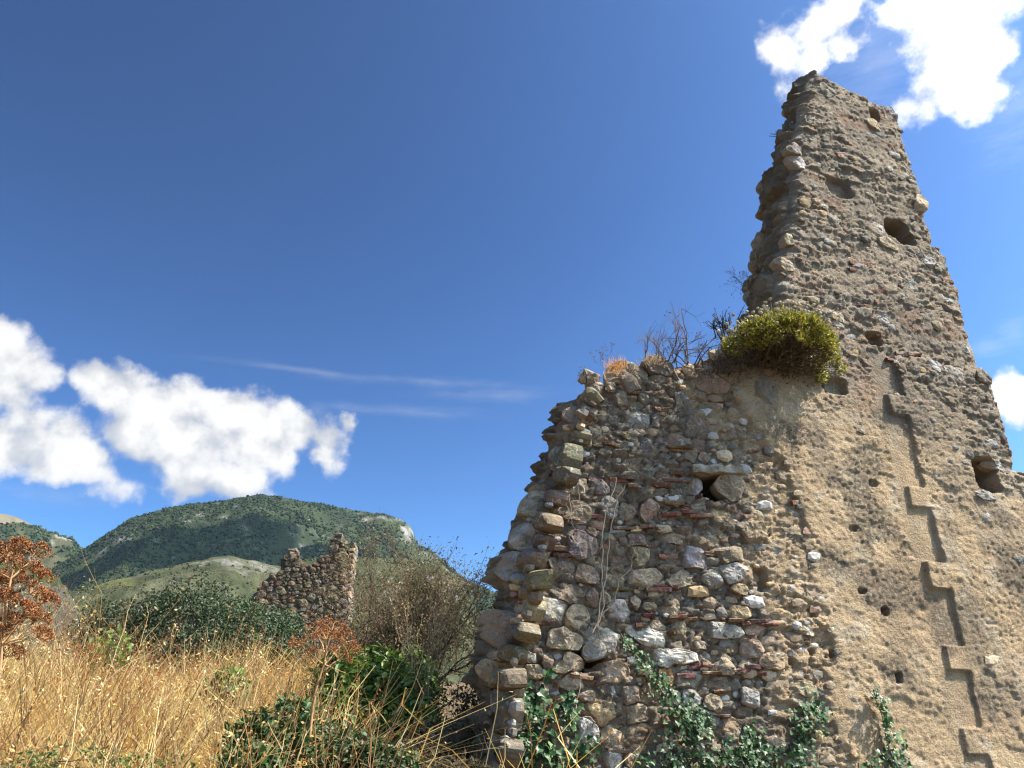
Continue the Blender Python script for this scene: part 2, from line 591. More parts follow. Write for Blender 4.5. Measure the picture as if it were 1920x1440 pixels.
M_STONE = mat_stone()
M_CLEAN = mat_stone('bare_stone', 0.0)
M_MORTAR = mat_mortar()
M_GRASS = mat_tint('dry_straw', 0.8, 30, 0.15, transl=0.35)
M_LEAF = mat_tint('green_leaf', 0.5, 25, 0.25, spec=0.3, transl=0.28)
M_IVY = mat_tint('ivy_leaf', 0.45, 25, 0.25, spec=0.3, transl=0.15)
M_BARK = mat_tint('bark', 0.9, 60, 0.35)
M_RUST = mat_tint('rusty_umbel', 0.9, 60, 0.3, transl=0.2)
M_SOIL = mat_tint('dry_soil', 0.95, 6, 0.4, bump=0.6, bump_scale=25, bump_dist=0.05)
M_HILL = mat_tint('hillside_cover', 0.95, 0.05, 0.4, bump=0.7, bump_scale=0.12, bump_dist=6.0, spec=0.05)
M_SCRUB = mat_tint('scrub_cover', 0.95, 0.35, 0.6, bump=1.0, bump_scale=0.5, bump_dist=2.5, spec=0.05)
M_CRAG = mat_tint('crag_rock', 0.95, 0.9, 0.6, bump=1.0, bump_scale=0.8, bump_dist=1.6, spec=0.05)
M_FOREST = mat_tint('woodland', 0.9, 0.3, 0.3, spec=0.05)

SC = {'g': (.40, .37, .34), 'd': (.19, .162, .135), 't': (.42, .32, .215), 'y': (.50, .345, .19),
      'b': (.27, .198, .135), 'p': (.37, .24, .17), 'w': (.60, .55, .47), 'r': (.27, .12, .075)}
BRICK_C = [(.19, .062, .040), (.15, .055, .038), (.24, .10, .06), (.13, .055, .042)]


# ------------------------------------------------------------------ ground
_GY = np.array([-4000, -20, 0, 1.5, 3, 5, 7, 10, 15, 22, 32, 45, 80, 150, 300, 9000.])
_GZ = np.array([-6, -1.0, -.05, .1, .55, 1.3, 1.75, 2.3, 3.1, 4.3, 5.4, 6.2, 7.0, 6, 0, 0.])


def gz(x, y):
    x, y = np.asarray(x, float), np.asarray(y, float)
    z = (np.interp(y, _GY, _GZ) * 2 + np.interp(y - .6, _GY, _GZ) + np.interp(y + .6, _GY, _GZ)) / 4
    z = z + 0.42 * np.exp(-(((x + .75) / .8) ** 2 + ((y - 7.1) / .55) ** 2))
    z = z - .75 * sstep(x, .9, 2.4) * sstep(y, 2.5, 4.0) * sstep(y, 12.0, 9.0)
    near = np.clip(1 - np.abs(y) / 120, 0, 1)
    z = z + near * (0.35 * fbm(x * .35, y * .35, seed=3, octaves=4) + .05 * fbm(x * 3, y * 3, seed=4, octaves=2))
    return z


def make_ground():
    ax = np.concatenate([-np.geomspace(16, 6000, 40)[::-1], np.linspace(-15, 12, 150), np.geomspace(13, 6000, 40)])
    ay = np.concatenate([-np.geomspace(2.2, 3000, 25)[::-1], np.linspace(-2, 26, 150), np.geomspace(27, 7000, 50)])
    X, Y = np.meshgrid(ax, ay)
    Z = gz(X, Y)
    V = np.stack([X, Y, Z], -1).reshape(-1, 3)
    nx = len(ax)
    i, j = np.meshgrid(np.arange(len(ay) - 1), np.arange(nx - 1), indexing='ij')
    F = np.stack([i * nx + j, i * nx + j + 1, (i + 1) * nx + j + 1, (i + 1) * nx + j], -1).reshape(-1, 4)
    n = fbm(X * .6, Y * .6, seed=8)[..., None]
    C = (np.array([.10, .07, .042]) + n * np.array([.08, .06, .03]))
    far = sstep(Y, 30, 90)[..., None]
    C = C * (1 - far) + np.array([.085, .095, .04]) * far
    o = link('ground', make_mesh('ground', V, F, M_SOIL, C.reshape(-1, 3)), kind='structure')


make_ground()


# ------------------------------------------------------------------ hills
def sil_angles(pts):
    az, te = [], []
    for px, py in pts:
        d = pix_dir(px, py)
        az.append(math.atan2(d[0], d[1]))
        te.append(d[2] / math.hypot(d[0], d[1]))
    o = np.argsort(az)
    return np.array(az)[o], np.array(te)[o]


def hill(name, pts, dist, r0, e0, na, nr, amp, wave, seed, colour, g_pow=0.8, ridge=0.004, depth=0.6, mat=None):
    az, te = sil_angles(pts)
    A = np.linspace(az[0], az[-1], na)
    E1 = np.interp(A, az, te)
    E1 = E1 + ridge * fbm(A * 60, A * 0 + 3.3, seed=seed, octaves=4) * 0.5
    t = np.concatenate([np.linspace(0, 1, nr), 1 + np.linspace(0.04, 1, 14) * depth])
    T, AA = np.meshgrid(t, A, indexing='ij')
    rr = r0 + (dist - r0) * T
    x, y = rr * np.sin(AA), rr * np.cos(AA)
    tc = np.clip(T, 0, 1)
    bulge = fbm(x / wave, y / wave, seed=seed + 3, octaves=4)
    g = np.clip(tc, 0, 1) ** g_pow
    g = np.clip(g + 0.28 * bulge * tc * (1 - tc) * 2.0, 0, 1.02)
    e = e0 + (E1[None, :] - e0) * g
    z = 1.6 + rr * e
    rid = 1 - 2 * np.abs(fbm(x / (wave * .45), y / (wave * .45), seed=seed + 7, octaves=4))
    bell = 4 * tc * (1 - tc) * (T <= 1)
    z = z + amp * (rid - .5) * bell
    back = np.clip(T - 1, 0, None) / depth
    ztop = 1.6 + dist * E1[None, :]
    z = np.where(T > 1, ztop * (1 - sstep(back, 0, 1)) + amp * .3 * bulge, z)
    z = np.maximum(z, -4.0)
    V = np.stack([x, y, z], -1)
    n = na
    i, j = np.meshgrid(np.arange(len(t) - 1), np.arange(n - 1), indexing='ij')
    F = np.stack([i * n + j, i * n + j + 1, (i + 1) * n + j + 1, (i + 1) * n + j], -1).reshape(-1, 4)[:, ::-1]
    C = colour(AA, T, x, y, z, e)
    o = link(name, make_mesh(name, V.reshape(-1, 3), F, mat or M_HILL, C.reshape(-1, 3)), kind='structure')
    return V, T, AA


def lerp(a, b, f):
    f = np.clip(f, 0, 1)[..., None]
    return np.asarray(a) * (1 - f) + np.asarray(b) * f


def az_of(px, py):
    d = pix_dir(px, py)
    return math.atan2(d[0], d[1]), d[2] / math.hypot(d[0], d[1])


def spot(AA, E, px, py, wx, wy):
    a, e = az_of(px, py)
    return np.exp(-(((AA - a) / (wx / FPX)) ** 2 + ((E - e) / (wy / FPX)) ** 2))


G_WOOD, G_GRASS, G_ROCK = np.array([.026, .034, .018]), np.array([.08, .08, .042]), np.array([.23, .215, .19])


def col_mountain(AA, T, x, y, z, e):
    n = fbm(x / 60, y / 60, seed=21, octaves=5)
    n2 = fbm(x / 14, z / 10, seed=22, octaves=4)
    c = lerp(G_WOOD, (.040, .050, .024), n * 1.2 + .4)
    rock = 1.3 * spot(AA, e, 766, 1000, 14, 22) + .8 * spot(AA, e, 725, 972, 45, 6) + .75 * spot(AA, e, 790, 1045, 28, 14) + .55 * spot(AA, e, 225, 1010, 40, 22) + .4 * spot(AA, e, 460, 1010, 20, 30)
    st = fbm(x / 9 + y / 9, z / 40, seed=24, octaves=4)
    return lerp(c, lerp((.20, .19, .17), (.075, .072, .06), st * 1.6 + .45), sstep(rock + n2 * 1.4 + st * .5, .45, .95))


def col_mid(AA, T, x, y, z, e):
    n = fbm(x / 25, y / 25, seed=31, octaves=5)
    n2 = fbm(x / 6, y / 6, seed=32, octaves=4)
    c = lerp((.088, .088, .050), (.046, .054, .026), n * 1.8 + .5)
    c = lerp(c, (.125, .125, .042), sstep(spot(AA, e, 215, 1095, 60, 16) + n2 * .5, .5, .8) * .6)
    rock = 1.0 * spot(AA, e, 460, 1058, 60, 18) + 1.0 * spot(AA, e, 830, 1110, 45, 40) + .8 * spot(AA, e, 720, 1150, 50, 40)
    return lerp(c, G_ROCK * .8, sstep(rock + n2 * 1.3, .55, 1.0) * .85)


def col_far(AA, T, x, y, z, e):
    n = fbm(x / 80, y / 80, seed=41, octaves=4)
    return lerp((.15, .125, .085), (.10, .095, .06), n + .5)


def col_left(AA, T, x, y, z, e):
    n = fbm(x / 40, y / 40, seed=45, octaves=5)
    n2 = fbm(x / 12, z / 9, seed=46, octaves=4)
    c = lerp((.028, .036, .018), (.065, .062, .034), n * 1.5 + .35)
    rock = spot(AA, e, 105, 1000, 35, 14)
    return lerp(c, G_ROCK, sstep(rock + n2, .6, .9) * .8)


def col_crag(AA, T, x, y, z, e):
    n = fbm(x / 9, z / 7, seed=51, octaves=5)
    n2 = fbm(x / 3, z / 6, seed=52, octaves=4)
    c = lerp((.20, .175, .135), (.10, .088, .068), n * 1.6 + .5)
    return lerp(c, (.062, .066, .03), sstep(n2 + .35 * sstep(T, .75, 1.0), .12, .4))


hill('far_hill', [(-500, 1000), (-200, 985), (-60, 962), (0, 964), (30, 969), (60, 984), (110, 1008), (160, 1040), (300, 1100), (500, 1200)], 1800, 1400, .12, 120, 30, 14, 210, 5, col_far)
hillL = hill('wooded_hill', [(-600, 1040), (-250, 1010), (-60, 990), (0, 984), (40, 978), (70, 988), (100, 998), (130, 1010), (158, 1030), (220, 1060), (300, 1110), (420, 1200)], 1500, 900, .10, 200, 60, 25, 140, 61, col_left)
hillM = hill('mountain', [(-300, 1300), (0, 1150), (60, 1100), (110, 1058), (160, 1028), (200, 1000), (250, 970), (300, 957), (350, 947), (400, 940), (440, 935), (490, 926), (540, 935), (580, 942), (630, 950),
     (680, 960), (725, 964), (750, 972), (768, 985), (776, 1000), (780, 1020), (806, 1030), (835, 1053), (850, 1070), (880, 1090), (950, 1120), (1100, 1190), (1400, 1300), (2000, 1420), (2600, 1460)],
     1200, 640, .10, 420, 110, 26, 170, 71, col_mountain)
hillG = hill('grassy_hillside', [(-400, 1260), (0, 1190), (130, 1112), (200, 1092), (300, 1066), (370, 1050), (430, 1042), (480, 1050), (520, 1064), (560, 1052), (620, 1042), (700, 1045), (760, 1050), (830, 1060), (858, 1080),
     (878, 1118), (900, 1150), (980, 1200), (1300, 1330), (2000, 1430)], 520, 180, .045, 420, 120, 12, 55, 81, col_mid, ridge=.006, mat=M_SCRUB)
hillC = hill('rocky_crag', [(-700, 1080), (-300, 1040), (-60, 1022), (0, 1032), (40, 1040), (70, 1052), (95, 1070), (118, 1098), (135, 1120), (150, 1150), (172, 1185), (230, 1260), (300, 1330)], 170, 110, .06, 520, 160, 7.0, 15, 91, col_crag, ridge=.03, mat=M_CRAG)


def woods(name, V, T, AA, n, rmin, rmax, dens, col_a, col_b, seed, label=None):
    r = np.random.default_rng(seed)
    m, k = T.shape
    f = np.argmax(T[:, 0] >= 1.0)
    ii, jj = r.uniform(0.0, f + 2.4, n), r.uniform(0, k - 1.001, n)
    i0, j0 = ii.astype(int), jj.astype(int)
    a, b = (ii - i0)[:, None], (jj - j0)[:, None]
    P = V[i0, j0] * (1 - a) * (1 - b) + V[i0 + 1, j0] * a * (1 - b) + V[i0, j0 + 1] * (1 - a) * b + V[i0 + 1, j0 + 1] * a * b
    keep = r.random(n) < dens(P, AA[0][j0], T[i0, 0])
    P = P[keep]
    n = len(P)
    rad = r.uniform(rmin, rmax, n) * r.uniform(.7, 1.2, n) * (1 + .5 * fbm(P[:, 0] / (rmax * 14), P[:, 1] / (rmax * 14), seed=seed + 60, octaves=3))
    P[:, 2] += rad * .15
    T0, F0 = OCTA
    B = bases(r.normal(size=(n, 3)), r.uniform(0, 6.28, n))
    s = np.stack([rad * r.uniform(.8, 1.2, n), rad * r.uniform(.8, 1.2, n), rad * r.uniform(.7, 1.1, n)], 1)
    q = r.random(n)[:, None]
    c = np.array(col_a) * (1 - q) + np.array(col_b) * q
    mb = MB()
    scatter(mb, T0 * (1 + .18 * r.normal(size=(len(T0), 1))), F0, P, B, s, c)
    o = link(name, mb.mesh(name, M_FOREST, smooth=False), kind='stuff')
    return o


def d_mount(P, az, t):
    e = (P[:, 2] - 1.6) / np.hypot(P[:, 0], P[:, 1])
    n = fbm(P[:, 0] / 45, P[:, 1] / 45, seed=21, octaves=4)
    rock = 1.6 * spot(az, e, 765, 1000, 16, 26) + 1.1 * spot(az, e, 720, 975, 55, 9) + .8 * spot(az, e, 790, 1045, 30, 16) + .5 * spot(az, e, 225, 1010, 40, 22)
    return np.clip(.74 + n * 1.2, .08, 1) * (1 - np.clip(rock, 0, .97)) * (az < .12)


def d_mid(P, az, t):
    n = fbm(P[:, 0] / 18, P[:, 1] / 18, seed=33, octaves=4)
    return np.clip(n * 1.6 + .18, .04, 1) * (az < .1)


def d_left(P, az, t):
    n = fbm(P[:, 0] / 40, P[:, 1] / 40, seed=45, octaves=5)
    return np.clip(.55 - n * 1.8, .05, 1)


def d_crag(P, az, t):
    n = fbm(P[:, 0] / 6, P[:, 1] / 6, seed=53, octaves=4)
    return np.clip(n * 2 + .1, .0, 1)


woods('mountain_forest', *hillM, 120000, .9, 2.5, d_mount, (.020, .029, .013), (.033, .043, .019), 1)
woods('scrub', *hillG, 40000, .35, 1.25, d_mid, (.03, .038, .017), (.065, .062, .028), 2)
woods('hill_forest', *hillL, 22000, 2.0, 4.6, d_left, (.024, .036, .015), (.044, .054, .022), 3)
woods('crag_scrub', *hillC, 9000, .15, .6, d_crag, (.03, .04, .016), (.062, .064, .028), 4)


# a cumulus standing over the mountain (it throws the shade across its slope)
def cumulus():
    a, e = az_of(420, 1002)
    r_ = 1000.0
    P = np.array([r_ * math.sin(a), r_ * math.cos(a), 1.6 + r_ * e])
    c = P + SUN * 1350.0
    mb = MB()
    r = np.random.default_rng(5)
    T0, F0 = ICO2
    for k in range(26):
        q = r.uniform(-1, 1)
        s = r.uniform(45, 80) * (1 - .5 * abs(q))
        p = np.array([q * 215, r.normal() * 28, r.normal() * 12])
        mb.add(T0 * (1 + .08 * r.normal(size=(len(T0), 1))) * np.array([s, s, s * .6]) + p, F0, (.8, .8, .8))
    m = mat_tint('cloud_white', 1.0, .02, .02)
    o = link('cloud', mb.mesh('cloud', m), loc=c, kind='structure')
    o.rotation_euler = (0, 0, R(8))


cumulus()


def haze():
    bb = [(-6600, 6600), (-3300, 7600), (-12, 770)]
    V = np.array([(x, y, z) for x in bb[0] for y in bb[1] for z in bb[2]], float)
    F = np.array([(0, 1, 3, 2), (4, 6, 7, 5), (0, 4, 5, 1), (2, 3, 7, 6), (0, 2, 6, 4), (1, 5, 7, 3)])
    m = bpy.data.materials.new('haze')
    m.use_nodes = True
    nt = m.node_tree
    nt.nodes.clear()
    out = node(nt, 'ShaderNodeOutputMaterial')
    pv = node(nt, 'ShaderNodeVolumePrincipled')
    pv.inputs['Color'].default_value = (.48, .70, 1.0, 1)
    pv.inputs['Density'].default_value = HAZE
    pv.inputs['Anisotropy'].default_value = .2
    nt.links.new(pv.outputs[0], out.inputs['Volume'])
    link('haze', make_mesh('haze', V, F, m, None, False), kind='stuff')


HAZE = 0.000036
haze()
# ------------------------------------------------------------------ masonry kit
W0 = np.array([0.0, 6.0, 0.0])
WYAW = 18.0
EU = np.array([math.cos(R(WYAW)), math.sin(R(WYAW)), 0.0])
EN = np.array([math.sin(R(WYAW)), -math.cos(R(WYAW)), 0.0])


def uv(px, py, w=0.0):
    """where a photo pixel meets the wall's front plane (moved out by w): metres along, metres up"""
    d = pix_dir(px, py)
    u = 9.0
    for _ in range(12):
        O = W0 + EN * (w + float(bend(u)))
        t = np.dot(O - EYE, EN) / np.dot(d, EN)
        p = EYE + d * t
        u = .5 * u + .5 * float(np.dot(p - W0, EU)) if _ else float(np.dot(p - W0, EU))
    return u, float(p[2])


def bend(u):
    """the ruined end of the wall falls back from the line of the rest"""
    x = np.maximum(0, 2.55 - np.asarray(u, float))
    return -.24 * (np.sqrt(x * x + .09) - .3)


def wpos(u, v, w=0.0):
    return W0 + EU * u + EN * w + np.array([0, 0, v])


def outline_radius(hw, hh, rot, r, nth, corners=None, round_=.06):
    """radius over angle of an angular field stone of half width hw and half height hh"""
    th = np.arange(nth) * 2 * math.pi / nth
    k = corners or int(r.integers(4, 7))
    al = (np.arange(k) + r.uniform(-.28, .28, k)) * 2 * math.pi / k + r.uniform(0, 6.28)
    di = r.uniform(.82, 1.04, k)
    c = np.cos(th[:, None] - al[None, :])
    rad = np.min(np.where(c > .05, di[None, :] / np.maximum(c, .05), 9), axis=1)
    rad = np.minimum(rad, 1.34)
    rad = rad * (1 - round_) + round_
    x, y = np.cos(th) * rad * hw, np.sin(th) * rad * hh
    cr, sr = math.cos(rot), math.sin(rot)
    x, y = x * cr - y * sr, x * sr + y * cr
    a = np.arctan2(y, x)
    q = np.hypot(x, y)
    o = np.argsort(a)
    a, q = a[o], q[o]
    th2 = -math.pi + (np.arange(nth) + .5) * 2 * math.pi / nth
    return th2, np.interp(th2, np.concatenate([a - 2 * math.pi, a, a + 2 * math.pi]), np.tile(q, 3))


RINGS = np.array([1.0, 1.0, .94, .84, .68, .50, .28, .0])


def stone_mesh(name, th, rad, prot, r, back=.10, mat=None, rough=.075, dome=False):
    """a rough-hewn face: the lowest of several tilted planes, rounded off at the rim"""
    n = len(th)
    f = RINGS[:-1]
    ca, sa = np.cos(th), np.sin(th)
    X = f[:, None] * (rad * ca)[None, :]
    Y = f[:, None] * (rad * sa)[None, :]
    Rm = rad.mean()
    k = 9
    an = r.uniform(0, 6.28, k)
    sl = np.concatenate([r.uniform(.03, .28, 4), r.uniform(.5, 1.8, 5)]) * min(1.0, prot / max(Rm, .02) * 2.0)
    d0 = prot * r.uniform(.82, 1.10, k)
    off = np.concatenate([r.uniform(-.5, .2, 4), r.uniform(.40, .85, 5)]) * Rm
    Xc, Yc = np.append(X.ravel(), 0), np.append(Y.ravel(), 0)
    h = np.min(d0[None, :] - sl[None, :] * np.maximum(0, Xc[:, None] * np.cos(an) + Yc[:, None] * np.sin(an) - off[None, :]), axis=1)
    fr = np.append(np.repeat(f, n), 0)
    h = np.minimum(h, prot * .7 * np.sqrt(np.clip(1 - fr ** 12, 0, 1)) + .5 * prot)
    if dome:
        h = np.minimum(h, prot * (1.25 * np.sqrt(np.clip(1 - fr ** 3, 0, 1)) - .12))
    sd = int(r.integers(1, 9999))
    q = 1.6 / max(Rm, .02)
    h = h + rough * Rm * 2.0 * fbm(Xc * q + sd, Yc * q, seed=sd, octaves=4, gain=.65) * np.append(np.repeat((f < .97).astype(float), n), 1)
    h[:n] = -back
    V = np.stack([Xc, -h, Yc], 1)
    i = np.arange(len(f) - 1)[:, None] * n
    j = np.arange(n)[None, :]
    j2 = (j + 1) % n
    F4 = np.stack([i + j, i + j2, i + n + j2, i + n + j], -1).reshape(-1, 4)
    L = (len(f) - 1) * n
    jj = np.arange(n)
    F3 = np.stack([L + jj, L + (jj + 1) % n, np.full(n, len(V) - 1)], 1)
    return make_mesh(name, V, [F4, F3], mat or M_STONE, None, smooth=False)


def pack(stones, box, mask, sizes, r, cell=.008, gap=.0035, aspect=(1.1, 2.6), tries=1800, nth=26, clump=None, big_ok=None):
    """lay field stones in the box (u0,v0,u1,v1): the given ones first, then ever smaller ones into what is left.
    stones: (u, v, half width, half height, rotation, colour). Returns stones with their fitted outlines."""
    u0, v0, u1, v1 = box
    nx, ny = int((u1 - u0) / cell) + 1, int((v1 - v0) / cell) + 1
    own = np.full((ny, nx), -1, np.int32)
    best = np.full((ny, nx), 9.0, np.float32)
    out = []

    def stamp(s, only_free):
        u, v, hw, hh, rot = s[:5]
        th, rad = outline_radius(hw, hh, rot, r, nth)
        m = max(hw, hh) * 1.25
        a0, a1 = max(0, int((u - m - u0) / cell)), min(nx, int((u + m - u0) / cell) + 2)
        b0, b1 = max(0, int((v - m - v0) / cell)), min(ny, int((v + m - v0) / cell) + 2)
        if a1 <= a0 or b1 <= b0:
            return False
        gx = u0 + (np.arange(a0, a1) + .5) * cell - u
        gy = v0 + (np.arange(b0, b1) + .5) * cell - v
        X, Y = np.meshgrid(gx, gy)
        ang = np.arctan2(Y, X)
        rr = np.interp(ang.ravel(), np.concatenate([th - 2 * math.pi, th, th + 2 * math.pi]), np.tile(rad, 3)).reshape(X.shape)
        q = np.hypot(X, Y) / rr
        if only_free:
            inn = q < .9
            if inn.sum() < 3 or (own[b0:b1, a0:a1][inn] >= 0).mean() > .10:
                return False
        i = len(out)
        sub = (q < best[b0:b1, a0:a1]) & (q < 1.16)
        own[b0:b1, a0:a1][sub] = i
        best[b0:b1, a0:a1][sub] = q[sub]
        out.append([s, th, rad])
        return True

    for s in stones:
        stamp(s, False)
    nh = len(out)
    for sz, n_try in sizes:
        U = r.uniform(u0, u1, n_try)
        Vv = r.uniform(v0, v1, n_try)
        ok = mask(U, Vv) > r.random(n_try)
        if big_ok is not None and sz > .055:
            ok &= big_ok(U, Vv)
        for u, v in zip(U[ok], Vv[ok]):
            k = sz * r.uniform(.75, 1.3)
            asp = r.uniform(*aspect)
            c = 'gdttybbpg'[r.integers(0, 9)]
            stamp((u, v, k * math.sqrt(asp), k / math.sqrt(asp), r.normal() * .16, c), True)
    res = []
    st = np.arange(.02, 1.20, .02)
    for i, (s, th, rad) in enumerate(out):
        u, v = s[0], s[1]
        d = st[:, None] * rad[None, :]
        ax = ((u + d * np.cos(th) - u0) / cell).astype(int)
        by = ((v + d * np.sin(th) - v0) / cell).astype(int)
        ins = (ax >= 0) & (ax < nx) & (by >= 0) & (by < ny)
        o = np.where(ins, own[np.clip(by, 0, ny - 1), np.clip(ax, 0, nx - 1)], i)
        good = np.cumprod(o == i, axis=0).astype(bool) | (st[:, None] < .25)
        q = np.where(good, d, 0).max(0)
        q = np.maximum(q - gap, rad * .25)
        q = .84 * q + .08 * (np.roll(q, 1) + np.roll(q, -1))
        if (q.mean() < .012):
            continue
        res.append((s, th, q, i < nh))
    return res


def join_small(name, items, frames, mat, parent, r, prot_f=.5, cols=None):
    """many little stones as one mesh; colour by tint"""
    mb = MB()
    for (s, th, q, _), M in zip(items, frames):
        n = 8
        th2 = -math.pi + (np.arange(n) + .5) * 2 * math.pi / n
        q2 = np.interp(th2, th, q)
        p = q.mean() * prot_f * r.uniform(.6, 1.5)
        X = np.concatenate([q2 * np.cos(th2), q2 * np.cos(th2), .6 * q2 * np.cos(th2 + .2), [0]])
        Y = np.concatenate([q2 * np.sin(th2), q2 * np.sin(th2), .6 * q2 * np.sin(th2 + .2), [0]])
        H = np.concatenate([np.full(n, -.03), np.full(n, .15 * p), p * r.uniform(.6, 1.05, n), [p * r.uniform(.8, 1.2)]])
        V = np.stack([X, -H, Y, np.ones(len(X))], 1)
        V = (np.array(M) @ V.T).T[:, :3]
        j = np.arange(n)
        j2 = (j + 1) % n
        F = np.concatenate([np.stack([j, j2, n + j2], 1), np.stack([j, n + j2, n + j], 1), np.stack([n + j, n + j2, 2 * n + j2], 1),
                            np.stack([n + j, 2 * n + j2, 2 * n + j], 1), np.stack([2 * n + j, 2 * n + j2, np.full(n, 3 * n)], 1)])
        c = np.array(SC[s[5]] if isinstance(s[5], str) else s[5]) * r.uniform(.75, 1.25)
        mb.add(V, F, c)
    if mb.n:
        return link(name, mb.mesh(name, mat, smooth=False), parent, kind='stuff')


M_SMALL = mat_tint('small_stone', .9, 35, .4, bump=.5, bump_scale=60, bump_dist=.01)


def jit(c, r, a=.18):
    c = np.array(c)
    return tuple(np.clip(c * r.uniform(1 - a, 1 + a) + r.normal(size=3) * .012, .02, .8))


# ------------------------------------------------------------------ the tall ruined wall
def curve_v(pts):
    q = sorted((uv(px, py)[::-1] for px, py in pts))
    return np.array([a for a, b in q]), np.array([b for a, b in q])


LEFT = [(880, 1520), (893, 1440), (908, 1380), (912, 1300), (908, 1250), (922, 1190), (952, 1150), (956, 1127), (942, 1085), (962, 1030), (978, 985), (1000, 935),
        (1022, 890), (1034, 850), (1052, 800), (1066, 770), (1082, 742), (1150, 716), (1240, 690), (1330, 668), (1400, 640), (1440, 600), (1452, 575), (1462, 530), (1468, 490),
        (1478, 430), (1482, 390), (1484, 350), (1490, 310), (1496, 270), (1502, 230), (1506, 190), (1516, 155), (1528, 130)]
RIGHT = [(1536, 128), (1562, 150), (1600, 166), (1640, 190), (1684, 208), (1693, 236), (1706, 285), (1724, 338), (1742, 390), (1752, 425), (1762, 462), (1789, 486),
         (1790, 505), (1803, 540), (1806, 575), (1822, 620), (1842, 680), (1862, 720), (1880, 770), (1894, 815), (1904, 862), (1908, 884), (1960, 896), (2060, 910), (2300, 960), (2310, 1500)]
LV, LU = curve_v(LEFT)
RV, RU = curve_v(RIGHT)
V_TOP = uv(1531, 127)[1]
TH = 0.70
V_STEP = uv(1488, 276)[1]


def u_left(v):
    v = np.asarray(v, float)
    return np.interp(v, LV, LU) + .035 * fbm(v * 3.1, v * 0 + 2, seed=101, octaves=3) + .03 * np.round(2 * vnoise(v * 7, v * 0, seed=103))


def u_right(v):
    v = np.asarray(v, float)
    return np.interp(v, RV, RU) + .03 * fbm(v * 4.1, v * 0 + 5, seed=105, octaves=3) + .02 * np.round(2 * vnoise(v * 8, v * 0, seed=107))


TEETH = [tuple(sorted((uv(px, a)[1], uv(px, b)[1]))) for px, a, b in
         ((1675, 777, 741), (1718, 952, 913), (1755, 1105, 1054), (1795, 1259, 1213), (1830, 1415, 1366))]
B_PTS = [(1330, 660), (1325, 740), (1340, 800), (1390, 880), (1425, 950), (1415, 1050), (1435, 1150), (1450, 1250), (1460, 1330), (1490, 1440), (1500, 1520)]
BV, BU = curve_v(B_PTS)
# openings and dents: photo pixel centre, half width, half height, depth
HOLES = [(1335, 912, 32, 22, .42), (1682, 430, 19, 15, .40), (1700, 446, 16, 11, .40), (1574, 352, 20, 17, .07), (1845, 892, 22, 28, .55), (1641, 634, 13, 11, .10),
         (1661, 1146, 7, 7, .10), (1640, 905, 8, 6, .03), (1620, 1108, 7, 5, .04), (1660, 768, 0, 0, 0), (1566, 722, 24, 14, .08), (1684, 1270, 6, 10, .05),
         (1105, 1235, 28, 22, .25), (1528, 1222, 5, 7, .06), (1563, 1225, 5, 7, .06), (1602, 990, 7, 5, .03), (1640, 215, 8, 10, .09), (1488, 1240, 6, 6, .04),
         (1000, 1320, 12, 26, .2), (1430, 1085, 14, 20, .08), (1380, 1200, 0, 0, 0)]
HUV = []
for px, py, hw, hh, dp in HOLES:
    if hw:
        a = uv(px, py)
        b = uv(px + hw, py)
        c = uv(px, py - hh)
        HUV.append((a[0], a[1], abs(b[0] - a[0]), abs(c[1] - a[1]), dp))


def rubble(u, v):
    ub = np.interp(v, BV, BU) + .28 * fbm(u * 2.2, v * 2.2, seed=111, octaves=4)
    return 1 - sstep(u - ub, -.14, .10)


def gray_top(u, v):
    vb = 5.05 - .33 * (u - 2.4) + .5 * fbm(u * 1.3, v * 1.3, seed=113, octaves=4)
    return sstep(v - vb + .35 * fbm(u * 4, v * 3, seed=114, octaves=4), -.55, .95)


def proud(u, v):
    e = np.full(np.shape(v), uv(1690, 740)[0] + .0)
    for a, b in TEETH:
        e = np.where((v > a) & (v < b), e - .205, e)
    n = .012 * fbm(u * 9, v * 9, seed=115, octaves=3)
    k = sstep(u - e + n, -.012, .012)
    up = sstep(v, 5.45, 5.75)
    return (.037 + .02 * fbm(v * 1.7, v * 0 + 1, seed=117, octaves=2)) * k * (1 - .85 * up)


